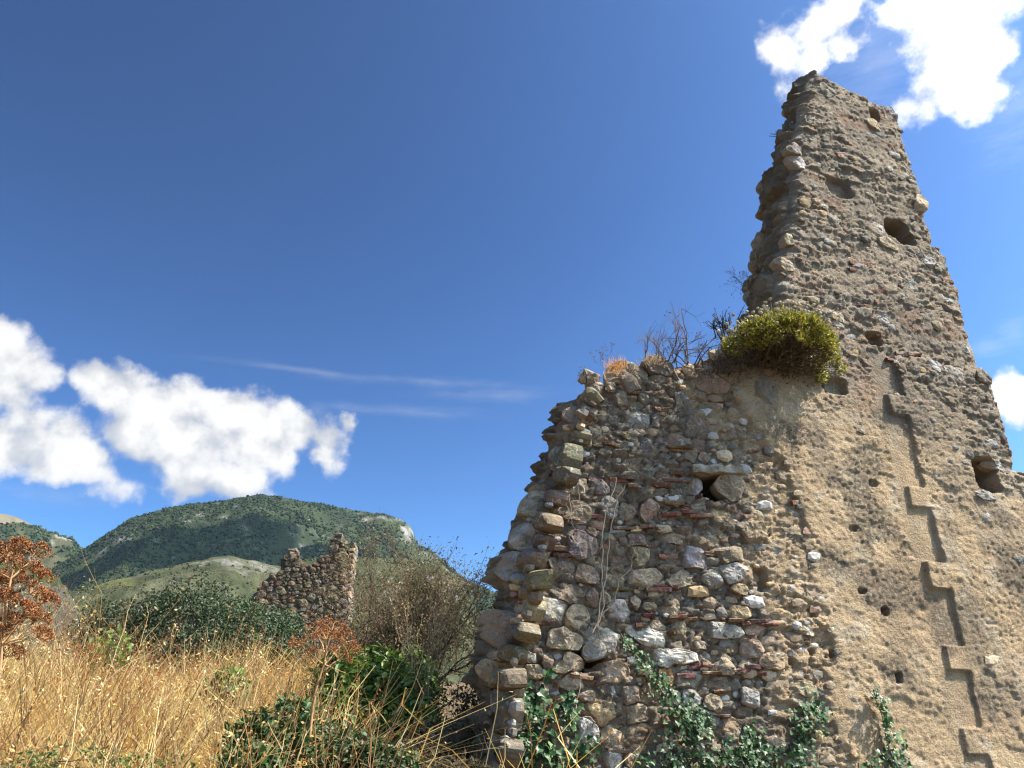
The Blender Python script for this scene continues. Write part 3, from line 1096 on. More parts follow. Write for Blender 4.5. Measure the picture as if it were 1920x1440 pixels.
def height(u, v):
    rb = rubble(u, v)
    gt = gray_top(u, v)
    w = proud(u, v) + bend(u)
    w = w + .02 * fbm(u * 1.1, v * 1.1, seed=121, octaves=3)
    rg = lambda f, g, sd: np.abs(vnoise(u * f, v * g, seed=sd) + .5 * vnoise(u * f * 2.1, v * g * 2.1, seed=sd + 1))
    f1 = 1 - 2 * rg(17, 21, 125)
    pl = .006 * fbm(u * 9, v * 10, seed=123, octaves=2) + .0055 * f1 + .009 * fbm(u * 34, v * 40, seed=124, octaves=2)
    c1, _ = cellnoise(u * 13 + .6 * vnoise(u * 9, v * 9, seed=3), v * 15, seed=127)
    dense = sstep(fbm(u * 1.5, v * 1.5, seed=122, octaves=3), -.05, .25)
    pl = pl - .009 * sstep(.17 - c1, 0, .07) * dense
    # rough core work: flat broken stones laid in ragged low courses, joints washed out
    h1, j1, _ = masonry(u, v, 4.6, 10.5, 131)
    h2, j2, _ = masonry(u, v, 9.5, 21.0, 231)
    bare = sstep(fbm(u * 1.6, v * 2.0, seed=139, octaves=4), -.28, .12)
    grit = .010 * fbm(u * 33, v * 41, seed=134, octaves=2)
    to = (.026 * h1 - .020 * j1 * (1 - .3 * bare)) * (.35 + .65 * bare) + (.015 * h2 - .010 * j2) * (.4 + .6 * bare) + grit + .010 * fbm(u * 9, v * 14, seed=133, octaves=3)
    h3, j3, _ = masonry(u, v, 8.5, 15.0, 331)
    ru = -.020 + .034 * h3 - .026 * j3 + .018 * fbm(u * 7, v * 11, seed=135, octaves=3) + .014 * fbm(u * 32, v * 40, seed=136, octaves=2)
    patch = sstep(fbm(u * 1.7, v * 1.9, seed=137, octaves=4), .10, .26)
    mid = to * .75 - .022
    low = pl * (1 - patch * .5) + mid * patch * .5 + .18 * to * (1 - patch)
    # lumpy belt where the render has just come off
    belt = sstep(rubble(u - .45, v), .05, .7) * (1 - rb)
    low = low * (1 - belt) + (to * 1.15 - .03) * belt
    sm = sstep(np.abs(u - uv(1690, 740)[0] + .14), .18, .12) * (v < 5.6)
    s = low * (1 - gt) + to * gt
    s = s * (1 - .7 * sm * (proud(u, v) < .03))
    s = s * (1 - rb) + ru * rb
    w = w + s - (proud(u, v)) * rb * .9
    for hu, hv, hw, hh, dp in HUV:
        du = np.abs(u - hu + .25 * hw * vnoise(u * 14, v * 14, seed=141)) / hw
        dv = np.abs(v - hv + .25 * hh * vnoise(u * 14, v * 14, seed=142)) / hh
        q = (du ** 4 + dv ** 4) ** .25
        w = w - dp * sstep(q, 1.12, .86)
    return w


SOOT = []
for px, py, rw, rh in ((1605, 930, 60, 70), (1640, 870, 36, 40), (1650, 985, 40, 50), (1700, 1110, 60, 80), (1560, 1040, 46, 50), (1770, 1180, 30, 70), (1640, 1100, 50, 40), (1500, 820, 50, 40), (1680, 1260, 40, 40), (1900, 1050, 50, 120), (1850, 1330, 30, 60)):
    q_ = uv(px, py)
    SOOT.append((*q_, abs(uv(px + rw, py)[0] - q_[0]) * .8, abs(uv(px, py - rh)[1] - q_[1]) * .8))


def wall_tint(u, v):
    rb, gt = rubble(u, v), gray_top(u, v)
    n = fbm(u * 1.6, v * 1.6, seed=151, octaves=5)
    n2 = fbm(u * 6, v * 6, seed=152, octaves=4)
    c = lerp((.63, .455, .285), (.51, .36, .22), n * 1.3 + .45)
    c = lerp(c, (.60, .48, .35), sstep(n2, .12, .4) * .7)
    pink = sstep(fbm(u * 1.2, v * 1.5, seed=153, octaves=3), .12, .35)
    c = lerp(c, (.52, .345, .22), pink * .4)
    stain = sstep(fbm(u * 2.4, v * 1.6, seed=154, octaves=5), .10, .34)
    c = lerp(c, (.24, .19, .14), stain * .6)
    pit = 0 * u
    for sx_, sy_, sw_, sh_ in SOOT:
        pit = pit + np.exp(-(((u - sx_) / sw_) ** 2 + ((v - sy_) / sh_) ** 2))
    ck, _ = cellnoise(u * 26, v * 28, seed=158)
    c = lerp(c, (.135, .112, .09), sstep(pit + .9 * fbm(u * 5, v * 5, seed=159, octaves=4), .30, .80) * (.35 + .65 * sstep(ck, .15, .5)) * .8)
    run = sstep(fbm(u * 3.2, v * .7, seed=160, octaves=4), .12, .36)
    c = lerp(c, (.28, .215, .15), run * .35)
    g = lerp((.37, .292, .215), (.25, .203, .158), n * 1.3 + .5)
    g = lerp(g, (.34, .265, .205), sstep(n2, .08, .35) * .7)
    g = lerp(g, (.30, .17, .115), sstep(fbm(u * 2.5, v * 5, seed=155, octaves=3), .2, .36) * .6)
    _, jj, q1 = masonry(u, v, 4.6, 10.5, 131)
    _, _, q2 = masonry(u, v, 9.5, 21.0, 231)
    bare = sstep(fbm(u * 1.6, v * 2.0, seed=139, octaves=4), -.28, .12)
    pal = np.array([(.36, .32, .27), (.25, .20, .15), (.34, .25, .17), (.19, .16, .13), (.30, .19, .13), (.24, .215, .18), (.40, .35, .28), (.22, .17, .125)])
    st = pal[(q1 * 7.99).astype(int)] * .6 + pal[(q2 * 7.99).astype(int)] * .4
    g = lerp(g, st * 1.12, bare * (1 - jj) * .62)
    c = lerp(c, g, gt * .93)
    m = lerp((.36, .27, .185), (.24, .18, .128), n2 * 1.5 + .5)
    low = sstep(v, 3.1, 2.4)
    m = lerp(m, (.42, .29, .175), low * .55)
    _, j3, q3 = masonry(u, v, 8.5, 15.0, 331)
    m = lerp(m, pal[(q3 * 7.99).astype(int)] * 1.1, (1 - j3) * .6)
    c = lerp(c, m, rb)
    return c


wall = thing('ruined_wall', 'tall ruined stone wall with ochre plaster rising to a jagged tower on the right', 'ruined wall', W0, R(WYAW))
wall['kind'] = 'thing'


def make_core():
    du = .0125
    ua, ub_ = -.3, 6.4
    uc = np.arange(ua, ub_, du)
    v = [0.6]
    while v[-1] < V_TOP - .012:
        v.append(v[-1] + (.0125 if v[-1] < 5.5 else .0155))
    v = np.array(v + [V_TOP])
    uL, uR = u_left(v), np.maximum(u_right(v), u_left(v) + .02)
    uR = np.minimum(uR, 6.3)
    U = np.clip(uc[None, :], uL[:, None], uR[:, None])
    VV = np.repeat(v[:, None], len(uc), 1)
    Wf = height(U, VV)
    edge = np.minimum(U - uL[:, None], uR[:, None] - U)
    Wf = Wf - .10 * np.exp(-edge / .05)
    nd = 22
    s = np.linspace(0, 1, nd + 2)[1:-1]
    # left flank, ragged in depth
    th_v = TH - .16 * sstep(v, 4.9, 5.4) - .16 * sstep(v + .04 * vnoise(v * 3, v * 0, seed=9), V_STEP - .05, V_STEP + .07)
    def flank(ue, sign, sd):
        w = Wf[:, 0 if sign < 0 else -1][:, None] * (1 - s) + (-th_v[:, None]) * s
        zz = v[:, None] + 0 * s
        ca, cq = cellnoise(w * 3.6 + .4 * vnoise(w * 6, zz * 6, seed=sd + 3), zz * 5.2 + .4 * vnoise(w * 6, zz * 6, seed=sd + 4), seed=sd + 2)
        cb, cr = cellnoise(w * 8 + .3 * vnoise(w * 9, zz * 9, seed=sd + 5), zz * 12, seed=sd + 6)
        d = .06 * fbm(w * 5, zz * 6, seed=sd, octaves=4) + .04 * fbm(w * 14, zz * 18, seed=sd + 1, octaves=2) + .12 * (cq - .5) + .05 * (cr - .5)
        bow = .05 * np.sin(np.pi * s)[None, :]
        return ue[:, None] + sign * (d + bow), w, zz
    lu, lw, lz = flank(uL, -1, 161)
    ru_, rw, rz_ = flank(uR, 1, 163)
    nb = 7
    k = np.linspace(0, 1, nb)
    bu = uL[:, None] * (1 - k) + uR[:, None] * k
    bw = -th_v[:, None] + 0 * bu + .03 * fbm(bu * 3, v[:, None] * 3 + 0 * bu, seed=165)
    UU = np.concatenate([U, ru_, bu[:, ::-1], lu[:, ::-1]], 1)
    WW = np.concatenate([Wf, rw, bw[:, ::-1], lw[:, ::-1]], 1)
    ZZ = np.concatenate([VV, rz_, np.repeat(v[:, None], nb, 1), lz[:, ::-1]], 1)
    ZZ = ZZ + 0
    m, n = UU.shape
    V = np.stack([UU, -WW, ZZ], -1).reshape(-1, 3)
    i, j = np.meshgrid(np.arange(m - 1), np.arange(n), indexing='ij')
    j2 = (j + 1) % n
    F = np.stack([i * n + j, i * n + j2, (i + 1) * n + j2, (i + 1) * n + j], -1).reshape(-1, 4)
    # drop the collapsed cells beyond the ends
    A = V[F]
    w1 = np.abs(A[:, 1, 0] - A[:, 0, 0]) + np.abs(A[:, 2, 0] - A[:, 3, 0]) + np.abs(A[:, 1, 1] - A[:, 0, 1]) + np.abs(A[:, 2, 1] - A[:, 3, 1])
    F = F[w1 > 1e-6]
    C = wall_tint(UU.ravel(), ZZ.ravel())
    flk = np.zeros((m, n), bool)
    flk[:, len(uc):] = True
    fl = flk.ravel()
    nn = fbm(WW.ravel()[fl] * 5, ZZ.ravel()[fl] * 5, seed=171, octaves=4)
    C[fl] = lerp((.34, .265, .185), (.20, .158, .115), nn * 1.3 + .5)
    cap = np.arange((m - 1) * n, m * n)[::-1]
    me = make_mesh('mortar_core', V, [F], M_MORTAR, C, smooth=True)
    link('mortar_core', me, wall)


make_core()

# stones read off the photograph: centre and size in two enlarged views (origin, scale), tilt, colour
VA = [(1045, 200, 230, 150, 10, 'b'), (1225, 160, 170, 120, 15, 'd'), (1230, 240, 120, 80, 10, 'd'), (790, 220, 90, 80, 0, 'd'), (745, 225, 50, 60, 0, 'b'), (830, 290, 110, 70, -10, 'b'),
      (920, 290, 90, 70, 0, 'd'), (1060, 290, 150, 60, 10, 't'), (1130, 365, 60, 70, 20, 'd'), (1255, 350, 170, 120, 0, 't'), (1375, 375, 80, 130, 0, 'd'), (1480, 330, 100, 45, 5, 'd'),
      (775, 380, 130, 90, 5, 'b'), (880, 360, 60, 45, 0, 'd'), (980, 370, 100, 90, 0, 'd'), (1085, 405, 90, 60, 0, 'd'), (735, 470, 190, 100, 5, 't'), (905, 460, 135, 110, 0, 'g'),
      (1085, 490, 190, 110, 10, 'g'), (1205, 505, 60, 80, 0, 'd'), (1290, 520, 120, 100, 5, 'g'), (1355, 465, 130, 30, 0, 't'), (1450, 540, 140, 120, 0, 'b'), (755, 580, 60, 40, 15, 'w'),
      (690, 620, 110, 90, 15, 'b'), (765, 640, 45, 60, 0, 't'), (840, 640, 90, 80, 0, 'b'), (945, 645, 120, 110, 10, 'b'), (1040, 610, 130, 50, 15, 'b'), (1050, 655, 70, 36, 10, 'g'),
      (1140, 680, 130, 110, 0, 'd'), (1330, 640, 150, 70, 0, 'b'), (1490, 660, 110, 60, 0, 'b'), (640, 740, 190, 120, 20, 'd'), (755, 720, 75, 40, 10, 'g'), (870, 780, 220, 180, 20, 'd'),
      (960, 755, 55, 45, 0, 't'), (1080, 820, 170, 150, 0, 'b'), (1270, 790, 120, 90, 0, 'd'), (1370, 790, 80, 70, 0, 't'), (1430, 730, 100, 70, 0, 'b'), (1510, 745, 80, 60, 0, 'p'),
      (1290, 905, 130, 110, 10, 't'), (1430, 910, 140, 140, 20, 'g'), (1690, 930, 180, 140, -10, 'b'), (1890, 940, 80, 100, 0, 'g'), (670, 920, 230, 110, 15, 't'),
      (850, 930, 130, 90, 0, 'd'), (970, 940, 110, 100, 0, 'b'), (490, 935, 160, 55, 0, 'b'), (490, 1035, 250, 165, 0, 'g'), (690, 1080, 200, 110, 0, 't'), (910, 1060, 110, 140, 10, 'g'),
      (1080, 1000, 150, 80, 5, 'b'), (1030, 1090, 110, 100, 0, 'b'), (1165, 1080, 110, 150, 10, 'p'), (1340, 1110, 120, 80, 5, 't'), (1260, 1110, 60, 70, 0, 'b'), (1490, 1110, 90, 110, 0, 'd'),
      (1510, 1035, 90, 60, 0, 't'), (1620, 1120, 150, 100, 10, 'y'), (430, 1270, 270, 190, 15, 'g'), (580, 1260, 60, 30, 0, 'w'), (570, 1315, 70, 60, 0, 'd'),
      (700, 1310, 210, 160, 10, 'd'), (800, 1220, 90, 60, 0, 'b'), (930, 1260, 60, 50, 0, 't'), (1000, 1270, 70, 50, 0, 'd'), (1100, 1280, 160, 70, 5, 'b'), (1320, 1270, 230, 60, 5, 't'),
      (1410, 1220, 70, 50, 0, 'g'), (1590, 1235, 110, 90, 0, 't'), (940, 1340, 150, 150, 10, 'p'), (1105, 1375, 140, 110, 0, 't'), (1280, 1380, 190, 130, 0, 'd'), (1440, 1385, 150, 120, 0, 'g'),
      (1700, 1180, 120, 80, 0, 't')]
VB = [(345, 70, 360, 150, 3, 'g'), (345, 168, 90, 40, 5, 'w'), (600, 90, 130, 180, 0, 'b'), (755, 125, 160, 100, 5, 'y'), (945, 135, 140, 110, 10, 't'), (1130, 150, 210, 100, 0, 't'),
      (1370, 160, 180, 80, 3, 't'), (1575, 155, 110, 90, 5, 'g'), (1745, 220, 90, 60, 0, 'y'), (385, 265, 120, 110, -10, 't'), (360, 340, 110, 50, 5, 't'), (645, 250, 210, 110, 8, 't'),
      (520, 360, 220, 200, 10, 'g'), (705, 410, 160, 190, 5, 't'), (800, 270, 80, 100, 0, 'b'), (880, 275, 70, 80, 0, 'p'), (985, 365, 190, 130, 0, 'g'), (1080, 310, 60, 90, 0, 't'),
      (1310, 320, 110, 110, 0, 't'), (1450, 330, 80, 100, 5, 'g'), (1160, 330, 100, 50, 0, 'b'), (310, 490, 370, 190, 8, 'p'), (610, 540, 240, 130, 8, 't'),
      (860, 555, 220, 190, -20, 'g'), (1200, 520, 370, 110, 14, 'w'), (1230, 465, 130, 75, 8, 't'), (1355, 465, 110, 90, 0, 't'), (1610, 480, 300, 80, 8, 'g'), (1415, 545, 60, 40, 0, 't'),
      (1500, 580, 120, 50, 0, 't'), (1285, 655, 360, 85, 3, 'w'), (1535, 660, 110, 60, 0, 'g'), (1400, 720, 180, 30, 3, 't'), (225, 650, 150, 80, 0, 'y'), (395, 655, 180, 60, 3, 'g'),
      (510, 690, 90, 90, 0, 'b'), (585, 655, 55, 50, 0, 'g'), (640, 705, 170, 100, -15, 't'), (205, 735, 270, 110, 8, 'y'), (435, 750, 160, 85, 8, 'y'), (680, 810, 220, 110, -5, 't'),
      (535, 820, 80, 70, 0, 'b'), (585, 790, 60, 40, 0, 't'), (925, 750, 200, 130, 0, 't'), (480, 860, 100, 110, 10, 't'), (1190, 770, 80, 80, 0, 't'), (1290, 800, 160, 110, 5, 'r'),
      (1440, 790, 150, 90, 0, 'g'), (1650, 820, 190, 85, 5, 't'), (900, 875, 150, 100, 5, 'g'), (770, 905, 120, 70, 5, 'p'), (630, 940, 150, 70, -5, 'p'), (575, 880, 80, 50, 0, 'g'),
      (1045, 900, 120, 120, 5, 't'), (1310, 900, 120, 110, 15, 'g'), (1440, 930, 110, 110, 0, 'g'), (250, 960, 160, 160, 8, 'g'), (855, 1010, 210, 150, 5, 'y'), (1080, 1020, 190, 120, -3, 't'),
      (975, 985, 50, 70, 0, 'b'), (560, 1120, 190, 220, 0, 'p'), (230, 1160, 190, 160, -15, 'p'), (760, 1150, 160, 160, 0, 'g'), (930, 1180, 170, 120, 10, 'y'), (1110, 1170, 180, 160, 0, 'y'),
      (975, 1095, 70, 60, 0, 't'), (800, 1300, 120, 80, -10, 't'), (925, 1320, 140, 100, 0, 'g'), (1050, 1310, 80, 90, -30, 'y'), (1690, 1110, 130, 110, 10, 'y'), (1530, 1230, 150, 90, 0, 't'),
      (1580, 960, 110, 110, 0, 't'), (1820, 920, 130, 100, 3, 'g'), (1710, 1230, 100, 90, 0, 't'), (1880, 1110, 100, 100, 0, 't'), (180, 1330, 200, 130, 0, 'b'), (420, 1330, 180, 110, 0, 'b')]
BA = [(1050, 330, 70, 20), (990, 430, 60, 14), (600, 838, 170, 30), (1230, 440, 90, 20), (830, 880, 120, 22), (1050, 930, 70, 22), (1330, 850, 90, 18), (1310, 1040, 130, 24), (1400, 1055, 60, 18),
      (430, 1165, 90, 22), (530, 1120, 130, 18), (700, 1160, 120, 22), (800, 1160, 100, 18), (1000, 1200, 150, 22), (1150, 1190, 120, 22), (1450, 995, 80, 18), (480, 1150, 90, 16), (1230, 1205, 60, 16)]
BB = [(1000, 215, 150, 22), (1150, 215, 120, 22), (1330, 400, 110, 24), (1440, 410, 60, 20), (1150, 390, 80, 30), (1080, 590, 100, 22), (1640, 735, 120, 22), (1560, 760, 130, 18), (1710, 750, 60, 18),
      (1620, 880, 100, 22), (840, 820, 60, 24), (1800, 440, 90, 20), (1880, 445, 70, 18), (1700, 425, 90, 18), (1590, 1040, 180, 12), (1130, 280, 70, 16), (1180, 360, 50, 20), (1310, 500, 60, 14)]
SCALE = 1920.0 / 560.0


def from_view(x, y, w, h, ox, oy):
    px, py = ox + x / SCALE, oy + y / SCALE
    u, v = uv(px, py)
    ur, _ = uv(px + w / SCALE / 2, py)
    _, vt = uv(px, py - h / SCALE / 2)
    return u, v, abs(ur - u), abs(vt - v)


# stones and bricks that show in the tower: photo pixels
VT = [(1340 / SCALE + 1360, 1130 / 1 * 0 + 660 / SCALE + 500, 110, 60, 30, 'g'), (1460 / SCALE + 1360, 690 / SCALE + 500, 140, 60, 12, 'g'), (1565 / SCALE + 1360, 530 / SCALE + 500, 110, 50, 5, 'g'),
      (1200 / SCALE + 1360, 125 / SCALE + 500, 90, 50, 30, 'g'), (1150 / SCALE + 1360, 200 / SCALE + 500, 100, 35, 10, 'g'), (700 / SCALE + 1360, 330 / SCALE + 500, 140, 80, 35, 't'),
      (1010 / SCALE + 1360, 325 / SCALE + 500, 110, 60, 15, 'g'), (1440 / SCALE + 1360, 205 / SCALE + 500, 150, 40, 8, 'g'), (1690 / SCALE + 1360, 725 / SCALE + 500, 75, 80, 10, 'd'),
      (975 / SCALE + 1360, 1120 / SCALE + 100, 80, 110, 0, 'g'), (1285 / SCALE + 1360, 975 / SCALE + 100, 75, 95, 20, 't'), (1110 / SCALE + 1360, 410 / SCALE + 100, 70, 90, 10, 'd'),
      (960 / SCALE + 1360, 460 / SCALE + 100, 120, 45, 28, 'y'), (1395 / SCALE + 1360, 1300 / SCALE + 100, 150, 60, 12, 'd'), (1320 / SCALE + 1360, 1340 / SCALE + 100, 90, 60, 10, 'g'),
      (1220 / SCALE + 1360, 1290 / SCALE + 100, 110, 50, 15, 'd'), (1050 / SCALE + 1360, 1225 / SCALE + 100, 130, 55, 20, 't'), (1430 / SCALE + 1360, 1390 / SCALE + 100, 110, 60, 10, 'd'),
      (650 / SCALE + 1360, 240 / SCALE + 100, 90, 80, 15, 'd'), (480 / SCALE + 1360, 690 / SCALE + 100, 100, 80, 20, 'g'), (450 / SCALE + 1360, 620 / SCALE + 100, 70, 80, 0, 'd'),
      (640 / SCALE + 1360, 990 / SCALE + 100, 70, 30, 20, 'w'), (420 / SCALE + 1360, 1190 / SCALE + 100, 60, 70, 20, 't'), (390 / SCALE + 1360, 1350 / SCALE + 100, 120, 60, 25, 't'),
      (1040 / SCALE + 1360, 750 / SCALE + 100, 60, 30, 20, 'w'), (930 / SCALE + 1360, 910 / SCALE + 100, 90, 30, 20, 't'),
      (1844, 931, 44, 18, 8, 'g', 1), (1893, 878, 46, 14, 12, 'w', 1), (1848, 972, 18, 22, 10, 'w', 1), (1906, 1050, 26, 20, 20, 'd', 1), (1519, 1182, 46, 16, 4, 'w', 1), (1497, 1172, 24, 16, 10, 'g', 1),
      (1568, 604, 30, 22, 30, 'g', 1), (1440, 735, 60, 40, 20, 'd', 1), (1395, 700, 50, 46, 0, 'd', 1), (1340, 720, 60, 36, 5, 'b', 1), (1610, 800, 30, 20, 20, 'b', 1), (1570, 730, 50, 26, 20, 'd', 1),
      (1512, 1290, 40, 30, 10, 't', 1), (1560, 690, 40, 26, 10, 'd', 1)]
BT = [(1583, 290, 30, 7, 25), (1592, 303, 22, 6, 25), (1610, 480, 40, 7, 15), (1618, 494, 46, 7, 15), (1613, 505, 40, 7, 15), (1602, 513, 24, 9, 15), (1640, 500, 26, 6, 15), (1650, 545, 26, 8, 10),
      (1655, 568, 30, 6, 10), (1660, 600, 34, 7, 12), (1690, 612, 40, 7, 12), (1700, 665, 46, 6, 15), (1680, 676, 40, 6, 15), (1612, 568, 22, 8, 15), (1508, 135, 40, 8, 32), (1520, 148, 36, 8, 32),
      (1640, 575, 36, 6, 5), (1800, 530, 20, 8, 5), (1493, 805, 20, 10, 40), (1500, 940, 26, 8, 20), (1448, 1170, 26, 6, 4), (1423, 1164, 30, 6, 4), (1440, 1000, 20, 6, 20)]


def wall_matrix(u, v, w, tilt=0.0):
    a = math.atan((float(bend(u + .05)) - float(bend(u - .05))) / .1)
    return Matrix.Translation((u, -w, v)) @ Matrix.Rotation(-a, 4, 'Z') @ Matrix.Rotation(tilt, 4, 'Y')


def wall_stones():
    r = np.random.default_rng(21)
    st = []
    for x, y, w, h, rot, c in VA:
        u, v, hw, hh = from_view(x, y, w, h, 880, 640)
        st.append((u, v, hw * 1.13, hh * 1.13, -R(rot), c))
    for x, y, w, h, rot, c in VB:
        u, v, hw, hh = from_view(x, y, w, h, 880, 1040)
        st.append((u, v, hw * 1.13, hh * 1.13, -R(rot), c))
    nA = len(st)
    for t in VT:
        px, py, w, h, rot, c = t[:6]
        k = 1.0 if len(t) > 6 else SCALE
        u, v = uv(px, py)
        hw, hh = abs(uv(px + w / k / 2, py)[0] - u), abs(uv(px, py - h / k / 2)[1] - v)
        u = min(u, float(u_right(np.array([v]))[0]) - 1.25 * hw - .03)
        st.append((u, v, hw, hh, -R(rot), c))
    holes = [h for h in HUV if h[4] > .12]

    def mask(U, V):
        m = rubble(U, V)
        belt = sstep(rubble(U - .5, V), .1, .7)
        m = np.maximum(m, .22 * belt)
        g = gray_top(U, V)
        m = np.where(g > .5, .028, m)
        m = np.maximum(m, .0012)
        ins = (U > u_left(V) + .05) & (U < u_right(V) - .05) & (V > 1.3)
        for hu, hv, hw, hh, dp in holes:
            ins &= ~((np.abs(U - hu) < hw + .03) & (np.abs(V - hv) < hh + .03))
        return m * ins

    res = pack(st, (-.35, 1.2, 5.6, V_TOP), mask, [(.085, 1600), (.068, 5000), (.05, 9000), (.036, 16000), (.025, 22000), (.018, 22000)], r, big_ok=lambda U, V: rubble(U, V) > .5)
    area = np.array([(q.mean() ** 2) * (3 if hand else 1) for s, th, q, hand in res])
    order = np.argsort(-area)
    budget = 205
    small, frames = [], []
    for rank, k in enumerate(order):
        s, th, q, hand = res[k]
        u, v = s[0], s[1]
        g = float(gray_top(np.array([u]), np.array([v]))[0])
        rb = float(rubble(np.array([u]), np.array([v]))[0])
        w = float(height(np.array([u]), np.array([v]))[0])
        in_tower = rb < .5
        c = s[5] if not isinstance(s[5], str) else SC[s[5]]
        c = np.array(c)
        if g > .5 and not hand:
            c = c * .62
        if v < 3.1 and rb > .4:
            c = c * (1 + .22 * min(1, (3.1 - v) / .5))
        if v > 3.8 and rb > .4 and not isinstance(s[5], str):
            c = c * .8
        if rank < budget:
            Rm = q.mean()
            prot = min(.055, .026 + .22 * Rm) if not in_tower else min(.04, .012 + .2 * Rm)
            if hand and not in_tower:
                prot = min(.065, .034 + .17 * Rm) * r.uniform(.75, 1.25)
                w = -.046 + float(bend(u)) + .012 * r.normal()
            me = stone_mesh('stone', th, q, prot, r)
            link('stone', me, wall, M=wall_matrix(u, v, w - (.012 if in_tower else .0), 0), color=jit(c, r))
        else:
            if in_tower:
                c = c * .9
            small.append(((s[0], s[1], s[2], s[3], s[4], tuple(c)), th, q, hand))
            frames.append(wall_matrix(u, v, w - .004))
    join_small('pinning_stones', small, frames, M_SMALL, wall, r, .28)
    # flat red bricks and tile shards
    k = 0
    br = [from_view(x, y, w, h, 880, 640) + (0.0,) for x, y, w, h in BA] + [from_view(x, y, w, h, 880, 1040) + (0.0,) for x, y, w, h in BB]
    for px, py, w, h, rot in BT:
        u, v = uv(px, py)
        u = min(u, float(u_right(np.array([v]))[0]) - .14)
        br.append((u, v, abs(uv(px + w / 2, py)[0] - uv(px, py)[0]), abs(uv(px, py - h / 2)[1] - v), -R(rot) * .6))
    for n in range(70):
        v = r.uniform(1.9, 4.5)
        v = 1.9 + round((v - 1.9) / .31) * .31 + r.normal() * .03
        u = r.uniform(.1, 2.5)
        if rubble(np.array([u]), np.array([v]))[0] > .3 or r.random() < .25:
            br.append((u, v, r.uniform(.04, .12), r.uniform(.012, .022), r.normal() * .06))
    for u, v, hw, hh, rot in br:
        if u - hw < float(u_left(np.array([v]))[0]) + .02:
            continue
        me = brick_mesh(hw, max(hh, .012), .07, r)
        w = float(height(np.array([u]), np.array([v]))[0])
        rb = float(rubble(np.array([u]), np.array([v]))[0])
        pr = .026 if rb > .5 else -.002
        o = link('brick', me, wall, M=wall_matrix(u, v, w + pr, rot - 0 + r.normal() * .04), color=jit(BRICK_C[r.integers(0, 4)], r, .25))
    # lintel slab over the square putlog hole
    u, v, hw, hh = from_view(1575, 830, 330, 48, 880, 640)
    me = brick_mesh(hw, hh, .20, r, rough=.012)
    link('lintel', me, wall, M=wall_matrix(u, v, .06 + float(bend(u)), -R(2)), color=(.40, .35, .28))


M_BRICK = None


def brick_mesh(hw, hh, depth, r, rough=.006):
    n = max(3, int(hw / .03))
    xs = np.linspace(-hw, hw, n)
    V, F = [], []
    prof = [(0, -1), (0.0, -.6), (0.008, .0), (0.0, .7), (0, 1)]
    rows = []
    for x in xs:
        t = hh * (1 + r.normal() * .12)
        f = r.normal() * rough * 1.4
        ring = [(x, depth, -t), (x, f + .004, -t), (x, f, -t * .6), (x, f - .003, t * .5), (x, f + .006, t), (x, depth, t)]
        rows.append(ring)
    V = np.array(rows)
    V = V + r.normal(size=V.shape) * rough * .4
    m, k = V.shape[:2]
    i, j = np.meshgrid(np.arange(m - 1), np.arange(k - 1), indexing='ij')
    F4 = np.stack([i * k + j, (i + 1) * k + j, (i + 1) * k + j + 1, i * k + j + 1], -1).reshape(-1, 4)
    e = np.array([[0, 1, 2, 5], [2, 3, 4, 5]])
    e2 = (m - 1) * k + e[:, ::-1]
    return make_mesh('brick', V.reshape(-1, 3), [np.concatenate([F4, e, e2])], M_CLEAN, None, smooth=False)


wall_stones()


def flank_stones():
    """rubble of the broken end of the wall and of the sloping crest"""
    r = np.random.default_rng(33)

    def mask(S, V):
        return ((S > .25) & (S < np.where(V > V_STEP, TH - .36, TH - .03))).astype(float)

    res = pack([], (0.0, 1.3, TH, V_TOP - .1), mask, [(.095, 200), (.08, 700), (.06, 1200), (.055, 2500), (.035, 4000)], r, cell=.01, aspect=(1.1, 2.2))
    order = np.argsort([-q.mean() for s, th, q, hnd in res])
    small, frames = [], []
    cnt = nhi = 0
    for k in order:
        s, th, q, _ = res[k]
        d, v = s[0], s[1]
        ul = float(u_left(np.array([v]))[0])
        sl = (float(np.interp(v + .12, LV, LU)) - float(np.interp(v - .12, LV, LU))) / .24
        sl = min(max(sl, -.2), .14 if v < 4.5 else (.25 if v > 6.0 else 2.2))
        hi_ = v > 5.7
        # face outwards to the left, tipped up where the crest slopes
        nrm = np.array([-1.0, 0.0, sl])
        nrm /= np.linalg.norm(nrm)
        ax = np.array([0.0, -1.0, 0.0])
        up = np.cross(ax, -nrm)
        up = -up if up[2] < 0 else up
        M = Matrix(((ax[0], -nrm[0], up[0], ul + (.05 if hi_ else .13)), (ax[1], -nrm[1], up[1], d), (ax[2], -nrm[2], up[2], v), (0, 0, 0, 1)))
        if M.to_3x3().determinant() < 0:
            for i_ in range(3):
                M[i_][0] = -M[i_][0]
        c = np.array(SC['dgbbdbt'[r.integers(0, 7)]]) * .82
        hi = v > 5.7
        if (nhi if hi else cnt) < (45 if hi else 45):
            me = stone_mesh('stone', th, q, min(.10, .03 + .55 * q.mean()), r, back=.10, mat=M_CLEAN, dome=True, rough=.11)
            link('stone', me, wall, M=M, color=jit(c, r))
            if hi:
                nhi += 1
            else:
                cnt += 1
        else:
            small.append(((0, 0, 0, 0, 0, tuple(c)), th, q, False))
            frames.append(M)
    join_small('pinning_stones', small, frames, M_SMALL, wall, r, .8)


flank_stones()
# ------------------------------------------------------------------ helpers for plants
def at(px, py, y):
    """the point a photo pixel shows at y metres in front of the viewpoint"""
    d = pix_dir(px, py)
    return EYE + d * (y / d[1])


